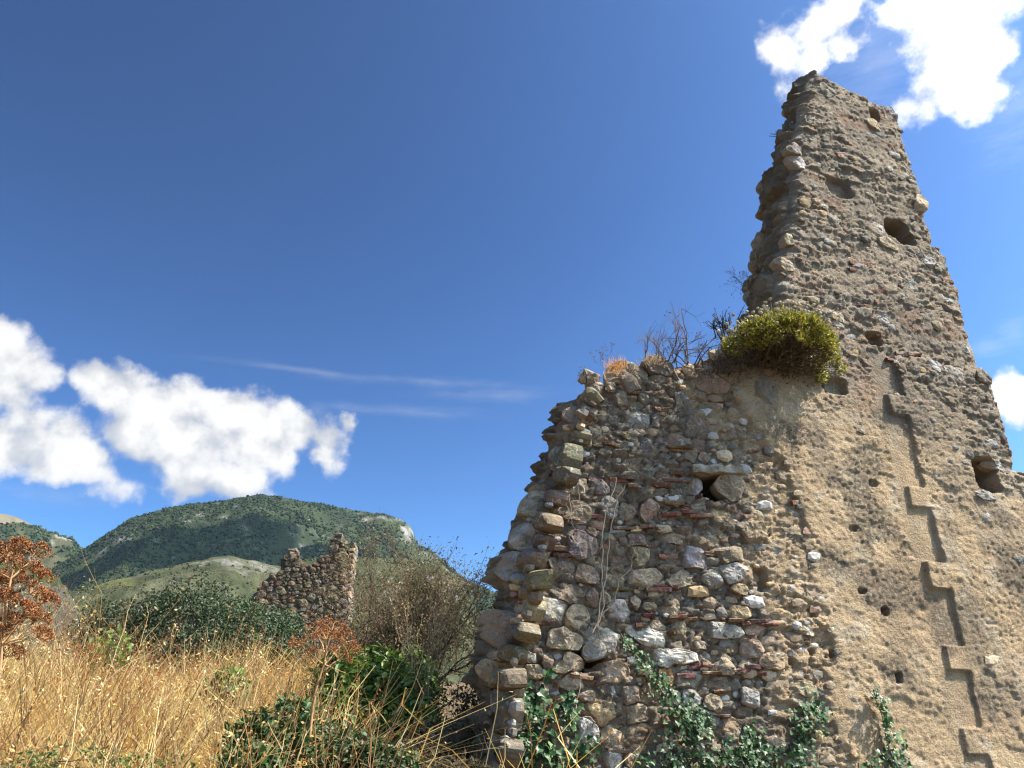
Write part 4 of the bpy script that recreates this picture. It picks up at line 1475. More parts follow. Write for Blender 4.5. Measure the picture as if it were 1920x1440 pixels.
def local(root):
    """world -> object space of a thing placed with a location and a turn about z"""
    M = np.array(Matrix.Translation(root.location) @ Matrix.Rotation(root.rotation_euler[2], 4, 'Z'))
    Mi = np.linalg.inv(M)
    return lambda P: (np.c_[np.atleast_2d(P), np.ones(len(np.atleast_2d(P)))] @ Mi.T)[:, :3]


def curve_pts(a, b, n, r, wob=.08, sag=0.0):
    t = np.linspace(0, 1, n)[:, None]
    L = np.linalg.norm(b - a)
    off = np.cumsum(r.normal(size=(n, 3)), 0) * wob * L / n
    off = off - off[0] * (1 - t) - off[-1] * t
    p = a * (1 - t) + b * t + off
    p[:, 2] += sag * L * np.sin(np.pi * t[:, 0])
    return p


def twigs(mb, p, d, length, rad, depth, r, col, spread=.6, up=.15, tips=None, kids=(2, 4), sides=4):
    n = 4
    pts = [p]
    q = d / np.linalg.norm(d)
    for k in range(n):
        q = q + r.normal(size=3) * .16 + np.array([0, 0, up * .3])
        q /= np.linalg.norm(q)
        pts.append(pts[-1] + q * length / n)
    pts = np.array(pts)
    mb.tube(pts, np.linspace(rad, rad * .55, n + 1), sides if depth > 1 else 3, np.array(col) * r.uniform(.8, 1.2))
    if tips is not None and depth <= 1:
        tips.extend(pts[2:])
    if depth > 0:
        for k in range(r.integers(*kids)):
            i = r.integers(2, n + 1)
            nd = q + r.normal(size=3) * spread + np.array([0, 0, up])
            twigs(mb, pts[i], nd, length * r.uniform(.55, .85), rad * .58, depth - 1, r, col, spread, up, tips, kids, sides)


# ------------------------------------------------------------------ the dry field
def zone_green(x, y):
    return fbm(x * .5, y * .5, seed=201, octaves=3)


def make_grass():
    r = np.random.default_rng(51)
    mb = MB()
    nC = 7000
    y = 3.1 + 12.5 * r.random(nC) ** 1.25
    x = r.uniform(-1, 1, nC)
    half = .70 * y + .8
    x = -half + (half + .45) * r.random(nC)
    keep = ~((x > -.215 * y + .15) & (r.random(nC) < .975)) & ~((y > 11.5) & (x > -2.6)) & ~((y > 12.5) & (r.random(nC) < .6))
    x, y = x[keep], y[keep]
    nC = len(x)
    nB = 15
    cx, cy = np.repeat(x, nB), np.repeat(y, nB)
    n = len(cx)
    bx = cx + r.normal(size=n) * .10
    by = cy + r.normal(size=n) * .10
    bz = gz(bx, by) - .03
    lean = np.repeat(r.normal(size=(nC, 2)) * .42 + np.array([.08, 0]), nB, 0) + r.normal(size=(n, 2)) * .55
    H = np.repeat(r.uniform(.55, 1.05, nC), nB) * r.uniform(.45, 1.15, n)
    H *= np.clip(.75 + .8 * fbm(bx * .8, by * .8, seed=203, octaves=3), .4, 1.45) * (1 + .68 * sstep(-bx / by, .44, .64) * sstep(by, 4.5, 8))
    wd = r.uniform(.0022, .0048, n) * (1 + .03 * by)
    t = np.array([0, .4, .75, 1.0])
    kink = r.normal(size=(n, 2)) * .14
    px = bx[:, None] + lean[:, 0:1] * H[:, None] * t ** 1.7 + kink[:, 0:1] * np.sin(t * 5)
    py_ = by[:, None] + lean[:, 1:2] * H[:, None] * t ** 1.7 + kink[:, 1:2] * np.sin(t * 5)
    pz = bz[:, None] + H[:, None] * t * (1 - .22 * np.hypot(lean[:, 0], lean[:, 1])[:, None] * t)
    an = r.uniform(-.7, .7, n)
    w4 = wd[:, None] * np.array([1, .95, .7, .25])
    ox, oy = np.cos(an)[:, None] * w4, np.sin(an)[:, None] * w4
    A = np.stack([px - ox, py_ - oy, pz], -1)
    B = np.stack([px + ox, py_ + oy, pz], -1)
    V = np.stack([A, B], 2).reshape(n, 8, 3)
    F = np.array([[0, 1, 3, 2], [2, 3, 5, 4], [4, 5, 7, 6]])
    FF = (F[None] + (np.arange(n) * 8)[:, None, None]).reshape(-1, 4)
    q = r.random(n)
    pal = np.array([(.58, .39, .125), (.68, .53, .25), (.50, .29, .08), (.38, .18, .06), (.30, .27, .07), (.19, .10, .045)])
    g = zone_green(cx, cy)
    far = sstep(cy, 7.5, 10.5)
    P = np.stack([.30 - .1 * far, .34 - .12 * far, .16 + 0 * far, .06 + .34 * far, np.clip(.06 + g * .35, .0, .4), .08 + 0 * far], 1)
    P = np.cumsum(P / P.sum(1)[:, None], 1)
    idx = (q[:, None] > P).sum(1).clip(0, 5)
    c = pal[idx] * r.uniform(.8, 1.15, n)[:, None]
    mb.add(V.reshape(-1, 3), FF, np.repeat(c, 8, 0))
    # dry seed heads and curled leaves along the upper blades
    m = 85000
    k = r.integers(0, n, m)
    tt = r.uniform(.35, 1.0, m)
    i0 = np.clip(np.searchsorted(t, tt) - 1, 0, 2)
    fr = (tt - t[i0]) / (t[i0 + 1] - t[i0])
    pos = np.stack([a[k, i0] * (1 - fr) + a[k, i0 + 1] * fr for a in (px, py_, pz)], 1)
    Bs = bases(r.normal(size=(m, 3)), r.uniform(0, 6.28, m))
    s = r.uniform(.010, .034, m)
    scatter(mb, DIAM_T, DIAM_F, pos, Bs, s, np.clip(c[k] * r.uniform(.9, 1.3, m)[:, None], 0, .8))
    o = link('dry_grass', mb.mesh('dry_grass', M_GRASS, smooth=False), kind='stuff')


make_grass()


def dark_stalks():
    """brown stems leaning through the straw"""
    r = np.random.default_rng(57)
    mb = MB()
    for k in range(420):
        y = 3.6 + 6.5 * r.random() ** 1.2
        x = r.uniform(-.66 * y, -.16 * y)
        p = np.array([x, y, float(gz(x, y)) - .03])
        L = r.uniform(.6, 1.25)
        d = np.array([.22 + r.normal() * .25, r.normal() * .15, 1.0])
        q = p + d / np.linalg.norm(d) * L
        c = np.array([(.16, .085, .04), (.24, .13, .06), (.11, .065, .035), (.45, .33, .16)][r.integers(0, 4)])
        pts = curve_pts(p, q, 6, r, .12, .03)
        mb.tube(pts, np.linspace(.0040, .0018, 6), 4, c)
        for j in range(r.integers(1, 5)):
            i = r.integers(2, 6)
            e = pts[i] + (np.array([r.normal() * .4, r.normal() * .3, .7])) * r.uniform(.08, .25)
            mb.tube(curve_pts(pts[i], e, 4, r, .1), [.002, .0016, .0013, .001], 3, c)
    link('dry_stalks', mb.mesh('dry_stalks', M_BARK, smooth=False), kind='stuff')


dark_stalks()


def dry_herbs():
    r = np.random.default_rng(58)
    mb = MB()
    for k in range(300):
        y = 4.2 + 7.0 * r.random() ** 1.1
        x = r.uniform(-.68 * y, -.22 * y)
        hgt = r.uniform(.35, .6) * (1 + .35 * (x / y < -.42))
        c = np.array([(.58, .44, .20), (.50, .33, .13), (.62, .50, .27), (.34, .16, .07), (.26, .12, .06)][r.integers(0, 5)])
        tips = []
        p = np.array([x, y, float(gz(x, y)) + .1])
        twigs(mb, p, np.array([r.normal() * .35 + .05, r.normal() * .3, 1.0]), hgt, .0034, 2, r, c, .5, .3, tips, (3, 5), 3)
        T = np.array(tips)
        m = 36
        P = T[r.integers(0, len(T), m)] + r.normal(size=(m, 3)) * .012
        scatter(mb, DIAM_T, DIAM_F, P, bases(r.normal(size=(m, 3)), r.uniform(0, 6.28, m)), r.uniform(.012, .034, m), np.clip(c * r.uniform(.8, 1.35, (m, 1)), 0, .8))
    link('dry_herbs', mb.mesh('dry_herbs', M_GRASS, smooth=False), kind='stuff')


dry_herbs()


# ------------------------------------------------------------------ bushes
def bush(name, label, cat, lobes, base, leaf, n, cols, seed, stems=9, clump=.55, mat=None, stem_col=(.10, .075, .05), tmpl=(LEAF_T, LEAF_F), upb=.35, fill=.55, wide=1.0):
    """lobes: (x, y, z, rx, ry, rz); leaves stand in clumps through the lobes' outer volume"""
    r = np.random.default_rng(seed)
    root = thing(name, label, cat, base)
    toL = local(root)
    L = np.array(lobes, float)
    vol = L[:, 3] * L[:, 4] * L[:, 5]
    pick = r.choice(len(L), n * 3, p=vol / vol.sum())
    d = r.normal(size=(n * 3, 3))
    d /= np.linalg.norm(d, axis=1)[:, None]
    rad = fill + (1.06 - fill) * r.random(n * 3) ** .8
    rad *= 1 + .22 * fbm(d[:, 0] * 2.3 + pick, d[:, 1] * 2.3, d[:, 2] * 2.3, seed=seed, octaves=3)
    P = L[pick, :3] + d * rad[:, None] * L[pick, 3:]
    f = 2.2 / max(L[:, 3].mean(), .1)
    keep = fbm(P[:, 0] * f, P[:, 1] * f, P[:, 2] * f, seed=seed + 3, octaves=3) > (clump - .55)
    keep &= P[:, 2] > gz(P[:, 0], P[:, 1]) + .02
    P, d = P[keep][:n], d[keep][:n]
    m = len(P)
    nr = d * .5 + r.normal(size=(m, 3)) * .6 + np.array([0, 0, upb])
    B = bases(nr, r.uniform(0, 6.28, m))
    s = leaf * r.uniform(.6, 1.3, m)
    sc = np.stack([s * wide, s, s], 1)
    q = r.random(m)
    c = np.array(cols)[(q * len(cols)).astype(int).clip(0, len(cols) - 1)] * r.uniform(.75, 1.25, m)[:, None]
    mb = MB()
    scatter(mb, tmpl[0], tmpl[1], toL(P), B, sc, c)
    o = link('foliage', mb.mesh('foliage', mat or M_LEAF, smooth=False), root, kind='stuff')
    sb = MB()
    b0 = np.array(base, float)
    for k in range(stems):
        i = r.choice(len(L), p=vol / vol.sum())
        e = L[i, :3] + r.normal(size=3) * L[i, 3:] * .45
        a = b0 + np.array([r.normal() * .10, r.normal() * .10, -.05])
        pts = curve_pts(a, e, 7, r, .25)
        sb.tube(toL(pts), np.linspace(.022, .006, 7) * max(.5, L[:, 3].mean()), 5, np.array(stem_col) * r.uniform(.8, 1.2))
        for j in range(5):
            ii = r.integers(2, 7)
            e2 = pts[ii] + r.normal(size=3) * L[i, 3:] * .45
            sb.tube(toL(curve_pts(pts[ii], e2, 5, r, .2)), np.linspace(.008, .003, 5) * max(.5, L[:, 3].mean()), 3, stem_col)
    link('stems', sb.mesh('stems', M_BARK), root)
    return root


def lobe(px, py, y, w, h, dep=.8):
    """an ellipsoid as wide and high as w x h photo pixels at y metres"""
    p = at(px, py, y)
    k = y / (FPX * .95)
    return (*p, w * k / 2, w * k / 2 * dep, h * k / 2)


def ground_at(px, y):
    p = at(px, 1300, y)
    return (p[0], y, float(gz(p[0], y)))


EVG = [(.018, .030, .012), (.026, .042, .016), (.036, .054, .022), (.075, .095, .045)]
bush('evergreen_bush', 'dark grey-green bush at the left end of the row behind the dry grass', 'bush',
     [lobe(225, 1190, 14.5, 170, 120), lobe(180, 1205, 14.2, 90, 90), lobe(275, 1165, 14.8, 110, 110)], ground_at(225, 14.5), .055, 6500, EVG[:3], 301, clump=.45)
bush('evergreen_bush', 'tallest and widest dark green bush in the middle of the row behind the dry grass', 'bush',
     [lobe(350, 1165, 15, 170, 150), lobe(300, 1180, 14.6, 130, 130), lobe(415, 1180, 14.6, 130, 120), lobe(362, 1130, 15.2, 100, 80), lobe(350, 1215, 14.2, 230, 80)], ground_at(355, 15), .058, 10500, EVG, 302, clump=.42)
bush('evergreen_bush', 'glossy green bush against the foot of the small far ruin', 'bush',
     [lobe(500, 1195, 14, 150, 110), lobe(455, 1175, 14.4, 110, 100), lobe(530, 1205, 13.6, 90, 70), lobe(480, 1225, 13.4, 180, 60)], ground_at(495, 14), .055, 7500, [(.020, .040, .015), (.034, .060, .022), (.070, .105, .045)], 303, clump=.42)
bush('elder_bush', 'green broad-leaved bush in the shade left of the tall wall', 'bush',
     [lobe(700, 1320, 7.3, 210, 150), lobe(640, 1300, 7.6, 130, 110), lobe(760, 1290, 7.6, 110, 130), lobe(690, 1258, 7.8, 170, 80), lobe(735, 1370, 7.0, 170, 110), lobe(640, 1370, 6.8, 150, 110)], ground_at(700, 7.3), .085, 6500,
     [(.045, .085, .018), (.070, .12, .024), (.13, .19, .035)], 304, clump=.40, wide=.75, upb=.8)
bush('bramble', 'low dark green bramble at the bottom, left of the fennel stalk in the middle', 'bush',
     [lobe(500, 1390, 5.0, 130, 90), lobe(545, 1350, 5.3, 90, 80), lobe(470, 1430, 4.7, 110, 60)], ground_at(505, 5.0), .05, 2400, [(.028, .06, .018), (.04, .085, .024), (.055, .10, .03)], 305, clump=.42, upb=.7)
bush('bramble', 'low dark green bramble at the bottom between the fennel stalk and the wall', 'bush',
     [lobe(650, 1420, 5.0, 150, 80), lobe(720, 1440, 4.9, 120, 80), lobe(610, 1390, 5.2, 80, 70)], ground_at(650, 5.0), .045, 2300, [(.030, .06, .02), (.045, .08, .025), (.09, .095, .035)], 306, clump=.45, upb=.7)
bush('dry_thicket', 'dark brown thicket of dead weeds added to darken the bank at the wall corner', 'thicket',  # dead weeds put in to darken sunlit soil where shade should fall
     [lobe(830, 1400, 6.6, 150, 90), lobe(880, 1350, 6.9, 70, 120), lobe(770, 1440, 6.3, 150, 80), lobe(840, 1330, 7.4, 110, 90), lobe(850, 1455, 6.1, 160, 60)], ground_at(830, 6.7), .045, 5200,
     [(.085, .062, .036), (.13, .09, .05), (.05, .055, .025), (.065, .048, .03)], 309, clump=.42, mat=M_GRASS, tmpl=(DIAM_T, DIAM_F), stems=22, upb=.2)
bush('leafy_weed', 'low pale green weeds in the bottom left corner under the straw', 'weed',
     [lobe(140, 1430, 4.2, 170, 60), lobe(60, 1440, 4.0, 110, 50), lobe(290, 1440, 4.3, 140, 50)], ground_at(140, 4.2), .024, 750, [(.10, .13, .035), (.15, .17, .05), (.075, .10, .03)], 310, stems=5, clump=.5)
bush('leafy_weed', 'small bright green leafy sprig standing out of the left dry grass', 'weed',
     [lobe(205, 1215, 9.0, 70, 70), lobe(180, 1235, 9.0, 50, 50)], ground_at(205, 9.0), .075, 260, [(.10, .17, .03), (.16, .24, .05)], 307, stems=6, clump=.3)
bush('leafy_weed', 'yellow-green weed among the straw beside the rusty fennel in the middle', 'weed',
     [lobe(430, 1285, 7.0, 70, 60), lobe(400, 1300, 7.0, 40, 40)], ground_at(430, 7.0), .06, 260, [(.09, .14, .03), (.14, .19, .04)], 308, stems=6, clump=.3)


def brown_shrub():
    r = np.random.default_rng(61)
    base = ground_at(795, 8.6)
    root = thing('dry_shrub', 'large withered brown shrub with bare twigs left of the tall wall', 'shrub', base)
    sb, lb = MB(), MB()
    tips = []
    for k in range(13):
        d = np.array([r.normal() * .55, r.normal() * .35, 1.0])
        twigs(sb, np.array([r.normal() * .1, r.normal() * .1, 0]), d, r.uniform(.65, .95), .016, 4, r, (.085, .055, .038), .50, .16, tips, (3, 5))
    T = np.array(tips)
    wx = (T[:, 0] + base[0], T[:, 1] + base[1])
    T = T[(T[:, 2] > .1) & (T[:, 2] < 2.15) & (T[:, 0] < .80)]
    n = 24000
    P = T[r.integers(0, len(T), n)] + r.normal(size=(n, 3)) * .055
    q = r.random(n)[:, None]
    c = np.where(q < .6, (.15, .11, .06), np.where(q < .85, (.23, .165, .09), (.11, .11, .045))) * r.uniform(.7, 1.3, (n, 1))
    scatter(lb, DIAM_T, DIAM_F, P, bases(r.normal(size=(n, 3)), r.uniform(0, 6.28, n)), r.uniform(.014, .042, n), c)
    link('branches', sb.mesh('branches', M_BARK), root)
    link('withered_leaves', lb.mesh('withered_leaves', M_GRASS, smooth=False), root, kind='stuff')


brown_shrub()


def ragged_weed(name, label, px0, y, height, seed, n=9, col=(.36, .25, .14), spread=.25, leaves=500):
    r = np.random.default_rng(seed)
    base = ground_at(px0, y)
    root = thing(name, label, 'weed', base)
    sb, lb = MB(), MB()
    tips = []
    for k in range(n):
        twigs(sb, np.array([r.normal() * .06, r.normal() * .06, 0]), np.array([r.normal() * spread, r.normal() * spread, 1]), height * r.uniform(.45, .7), .005, 2, r, np.array(col) * .7, .4, .4, tips, (2, 4))
    T = np.array(tips)
    m = leaves
    P = T[r.integers(0, len(T), m)] + r.normal(size=(m, 3)) * .02
    scatter(lb, DIAM_T, DIAM_F, P, bases(r.normal(size=(m, 3)), r.uniform(0, 6.28, m)), r.uniform(.015, .035, m), np.array(col) * r.uniform(.7, 1.3, (m, 1)))
    link('stems', sb.mesh('stems', M_BARK), root)
    link('withered_leaves', lb.mesh('withered_leaves', M_GRASS, smooth=False), root, kind='stuff')


ragged_weed('withered_weed', 'pale withered weed under the brown shrub beside the wall foot', 800, 7.2, 1.0, 71, 10, (.40, .29, .17), .28, 700)
ragged_weed('withered_weed', 'tiny pale dry weed on the dark bank at the wall foot', 838, 6.6, .24, 72, 5, (.42, .33, .2), .3, 120)
ragged_weed('withered_weed', 'rusty withered weed in front of the bush left of the small ruin', 440, 9.5, 1.15, 73, 8, (.27, .12, .06), .3, 500)


# ------------------------------------------------------------------ giant fennel, gone to seed
SEED_T = np.array([[0, 0, -1], [.6, 0, 0], [0, .35, 0], [-.6, 0, 0], [0, -.35, 0], [0, 0, 1]], float)
SEED_F = np.array([[0, 2, 1], [0, 3, 2], [0, 4, 3], [0, 1, 4], [5, 1, 2], [5, 2, 3], [5, 3, 4], [5, 4, 1]])


def umbel_mesh(r, R_, rays, seeds, cols, size=.0065):
    mb = MB()
    for k in range(rays):
        th = r.uniform(0, 6.28)
        ph = 1.25 * math.sqrt(r.random())
        d = np.array([math.sin(ph) * math.cos(th), math.sin(ph) * math.sin(th), math.cos(ph) * .75])
        e = d * R_ * r.uniform(.8, 1.1)
        mb.tube(curve_pts(np.zeros(3), e, 4, r, .1), [.0016, .0013, .0011, .001], 3, (.36, .20, .09))
        m = seeds
        dd = r.normal(size=(m, 3)) + d * .9
        dd /= np.linalg.norm(dd, axis=1)[:, None]
        P = e + dd * R_ * .24 * r.uniform(.6, 1.1, (m, 1))
        for p in P[::2]:
            mb.tube(np.array([e, p]), [.0009, .0007], 3, (.30, .16, .08))
        s = size * r.uniform(.7, 1.2, m)
        scatter(mb, SEED_T, SEED_F, P, bases(dd, r.uniform(0, 6.28, m)), s, np.array(cols)[r.integers(0, len(cols), m)] * r.uniform(.75, 1.25, (m, 1)))
    return mb.mesh('umbel', M_RUST, smooth=False)


def fennel(label, base, stem_px, y, umbels, seed, R_, thick, rays=22, seeds=15, size=.0065, side=()):
    r = np.random.default_rng(seed)
    root = thing('dried_fennel', label, 'dried plant', base)
    toL = local(root)
    cols = [(.22, .075, .028), (.30, .11, .04), (.16, .06, .028), (.36, .16, .06)]
    kinds = [umbel_mesh(r, R_, rays, seeds, cols, size) for k in range(3)]
    pts = np.array([at(a, b, y) for a, b in stem_px])
    pts = np.vstack([np.array(base)[None] - np.array([[0, 0, .1]]), pts])
    mb = MB()
    mb.tube(toL(pts), np.linspace(thick, thick * .55, len(pts)), 7, (.36, .20, .10))
    for px, py in side:
        q = at(px, py, y)
        i = np.argmin(np.linalg.norm(pts - q, axis=1))
        mb.tube(toL(curve_pts(pts[i], q, 5, r, .1)), np.linspace(thick * .4, thick * .2, 5), 5, (.34, .2, .1))
    ends = []
    for px, py, dy, k in umbels:
        q = at(px, py, y + dy)
        i = max(1, min(len(pts) - 1, int(np.argmin(np.abs(pts[:, 2] - (q[2] - R_ * 1.5))))))
        mb.tube(toL(curve_pts(pts[i], q, 6, r, .12, -.03)), np.linspace(thick * .45, thick * .22, 6), 5, (.40, .24, .12))
        ends.append((q, pts[i], k))
    link('stem', mb.mesh('stem', M_BARK), root)
    for j, (q, p, k) in enumerate(ends):
        v = (q - p) / (np.linalg.norm(q - p) + 1e-6) * .6 + np.array([r.normal() * .2, r.normal() * .2, .8])
        rot = Vector(v).to_track_quat('Z', 'Y').to_matrix().to_4x4()
        o = link('umbel', kinds[j % 3], root, M=Matrix.Translation(toL(q)[0]) @ rot @ Matrix.Rotation(r.uniform(0, 6), 4, 'Z') @ Matrix.Scale(k, 4))
    return root


p_ = at(-20, 1500, 3.4)
fennel('large rusty-brown dried fennel with crowded seed heads at the left edge', (p_[0], 3.4, float(gz(p_[0], 3.4))),
       [(-12, 1400), (-4, 1300), (4, 1210), (14, 1120), (20, 1085)], 3.4,
       [(26, 1035, 0, 1.1), (66, 1040, .05, 1), (40, 1066, -.1, 1), (10, 1046, .1, 1), (74, 1086, -.05, .9), (56, 1114, 0, 1.1), (22, 1090, .15, 1), (48, 1156, -.1, 1.15), (64, 1165, .1, .9), (6, 1130, -.1, 1.1),
        (2, 1200, 0, 1.1), (-24, 1060, 0, 1.2), (-30, 1130, .1, 1.2), (84, 1128, .1, .9), (30, 1172, .05, 1), (-8, 1100, .1, 1.1), (70, 1195, 0, .9), (14, 1232, .1, 1)], 81, .060, .008, 22, 15, .0058, side=[(12, 1020), (52, 1010), (75, 1180)])
p_ = at(576, 1470, 5.0)
fennel('rusty dried fennel on a tall bare stalk below the small far ruin', (p_[0], 5.0, float(gz(p_[0], 5.0))),
       [(577, 1440), (580, 1390), (584, 1347), (589, 1310), (594, 1285), (602, 1262), (608, 1246), (609, 1226)], 5.0,
       [(622, 1182, 0, 1.15), (642, 1206, .1, 1.1), (566, 1212, -.05, 1.1), (634, 1234, -.1, 1), (652, 1222, .05, 1), (594, 1188, .1, 1), (612, 1200, -.1, 1.1), (582, 1232, 0, .8)], 82, .075, .011, 18, 11, .006,
       side=[(566, 1275), (575, 1300), (648, 1262)])
p_ = at(150, 1330, 6.0)
fennel('slim rusty dried fennel standing in the straw right of the largest fennel', (p_[0], 6.0, float(gz(p_[0], 6.0))),
       [(150, 1330), (158, 1280), (163, 1240)], 6.0, [(168, 1222, 0, 1), (150, 1230, .1, .8), (182, 1236, -.1, .8)], 83, .06, .006, 14, 9, .006)


# ------------------------------------------------------------------ the small far ruin
def far_ruin():
    r = np.random.default_rng(91)
    Y = 22.0
    c0 = at(565, 1240, Y)
    base = np.array([c0[0], Y, float(gz(c0[0], Y)) - .15])
    yaw = R(3)
    root = thing('ruined_house', 'small far ruin of grey stones with two chimney-like stumps beyond the bushes', 'ruin', base, yaw)
    eu = np.array([math.cos(yaw), math.sin(yaw), 0])
    en = np.array([math.sin(yaw), -math.cos(yaw), 0])

    def fuv(px, py):
        d = pix_dir(px, py)
        t = np.dot(base - EYE, en) / np.dot(d, en)
        p = EYE + d * t - base
        return float(np.dot(p, eu)), float(p[2])
    poly = [(468, 1260), (470, 1130), (480, 1105), (492, 1092), (505, 1082), (520, 1074), (526, 1068), (529, 1048), (537, 1040), (553, 1037), (561, 1050), (563, 1056), (576, 1060), (590, 1054), (598, 1050), (600, 1042),
            (614, 1042), (617, 1026), (618, 1012), (632, 1014), (640, 1009), (648, 1012), (649, 1060), (650, 1110), (652, 1170), (652, 1260)]
    Q = np.array([fuv(*p) for p in poly])

    def inside(u, v):
        k = np.zeros(np.shape(u), bool)
        for (x1, y1), (x2, y2) in zip(Q, np.roll(Q, -1, 0)):
            with np.errstate(divide='ignore', invalid='ignore'):
                k ^= ((y1 > v) != (y2 > v)) & (u < (x2 - x1) * (v - y1) / (y2 - y1 + 1e-12) + x1)
        return k
    u0, v0, u1, v1 = Q[:, 0].min() - .1, Q[:, 1].min(), Q[:, 0].max() + .1, Q[:, 1].max() + .1
    cs = .05
    us, vs = np.arange(u0, u1, cs), np.arange(v0, v1, cs)
    UU, VV = np.meshgrid(us, vs)
    I = inside(UU + cs / 2, VV + cs / 2)
    ny, nx = I.shape
    gx = np.arange(nx + 1)
    gy = np.arange(ny + 1)
    GX, GY = np.meshgrid(u0 + gx * cs, v0 + gy * cs)
    jx = .02 * r.normal(size=GX.shape)
    T = .75
    wF = .05 * fbm(GX * 4, GY * 5, seed=401, octaves=3)
    front = np.stack([GX + jx, -wF, GY + .02 * r.normal(size=GX.shape)], -1)
    back = front.copy()
    back[..., 1] = T + .05 * r.normal(size=GX.shape)
    N = front.shape[0] * front.shape[1]
    V = np.concatenate([front.reshape(-1, 3), back.reshape(-1, 3)])
    F = []
    w = nx + 1
    for j in range(ny):
        for i in range(nx):
            if not I[j, i]:
                continue
            a, b, c, d = j * w + i, j * w + i + 1, (j + 1) * w + i + 1, (j + 1) * w + i
            F.append((a, b, c, d))
            F.append((N + d, N + c, N + b, N + a))
            if i == 0 or not I[j, i - 1]:
                F.append((a, d, N + d, N + a))
            if i == nx - 1 or not I[j, i + 1]:
                F.append((b, N + b, N + c, c))
            if j == ny - 1 or not I[j + 1, i]:
                F.append((d, c, N + c, N + d))
    n = fbm(V[:, 0] * 2, V[:, 2] * 2, seed=402, octaves=3)
    link('mortar_core', make_mesh('mortar_core', V, np.array(F), M_MORTAR, lerp((.15, .105, .072), (.085, .064, .047), n + .5)), root)

    def mask(U, Vv):
        return inside(U - .07, Vv).astype(float) * inside(U + .07, Vv + .05)
    res = pack([], (u0, v0 + .3, u1, v1), mask, [(.12, 90), (.09, 500), (.07, 1500), (.052, 3500), (.036, 6000)], r, cell=.014, gap=.005, nth=14, aspect=(1.3, 2.8))
    order = np.argsort([-q.mean() for s, th, q, h in res])
    small, frames = [], []
    cR = fuv(617, 1060)[0]
    for rank, k in enumerate(order):
        s, th, q, _ = res[k]
        col = SC['gtgbdgtb'[r.integers(0, 8)]]
        up = s[1] > fuv(600, 1068)[1]
        if up:
            col = np.array(SC['t']) * .85 if s[0] > cR else np.array(SC['b']) * .8 + np.array([.03, 0, 0])
        M = Matrix.Translation((s[0], .0, s[1]))
        if rank < 235:
            link('stone', stone_mesh('stone', th, q, .03 + .2 * q.mean(), r, back=.1, mat=M_CLEAN), root, M=M, color=jit(np.array(col) * np.array([.36, .31, .25]), r, .4))
        else:
            small.append(((0, 0, 0, 0, 0, tuple(np.array(col) * .45)), th, q, False))
            frames.append(M)
    join_small('pinning_stones', small, frames, M_SMALL, root, r, .4)
    # stones of the right-hand return, and capping slabs on the stumps
    ur = fuv(651, 1150)[0]
    v_ = .4
    while v_ < fuv(648, 1016)[1]:
        hh = r.uniform(.06, .12)
        d_ = .1
        while d_ < T:
            hw = r.uniform(.08, .16)
            th = -math.pi + (np.arange(12) + .5) * 2 * math.pi / 12
            q = outline_radius(hw, hh * .95, 0, r, 12)[1]
            M = Matrix(((0, -1, 0, ur - .03), (1, 0, 0, d_ + hw), (0, 0, 1, v_ + hh), (0, 0, 0, 1)))
            link('stone', stone_mesh('stone', th, q, .07, r, back=.08, mat=M_CLEAN), root, M=M, color=jit(np.array(SC['tgby'[r.integers(0, 4)]]) * .55, r, .4))
            d_ += 2 * hw
        v_ += 2 * hh * .95
    for px, py, w_ in ((633, 1013, 34), (546, 1040, 28)):
        u, v = fuv(px, py)
        for k in range(3):
            me = brick_mesh(.07 * w_ / 16 * r.uniform(.7, 1), .035, .5, r, .02)
            link('capping_slab', me, root, M=Matrix.Translation((u + r.normal() * .05, -.02, v + .03 + .06 * k)) @ Matrix.Rotation(r.normal() * .15, 4, 'Y'), color=(.14, .11, .085))


far_ruin()


# ------------------------------------------------------------------ what grows on the tall wall
IVY_T = np.array([[0, 0, 0], [-.46, -.10, .05], [-.50, .30, .06], [-.20, .55, .02], [0, 1.0, -.06], [.20, .55, .02], [.50, .30, .06], [.46, -.10, .05], [0, .35, -.02]])
IVY_F = np.array([[0, 8, 1], [1, 8, 2], [2, 8, 3], [3, 8, 4], [4, 8, 5], [5, 8, 6], [6, 8, 7], [7, 8, 0]])


def wall_surface(px, py, extra=0.0):
    u, v = uv(px, py)
    w = float(height(np.array([u]), np.array([v]))[0])
    rb = float(rubble(np.array([u]), np.array([v]))[0])
    return np.array([u, -(w + .045 * rb + extra), v])


_leaf_kinds = None


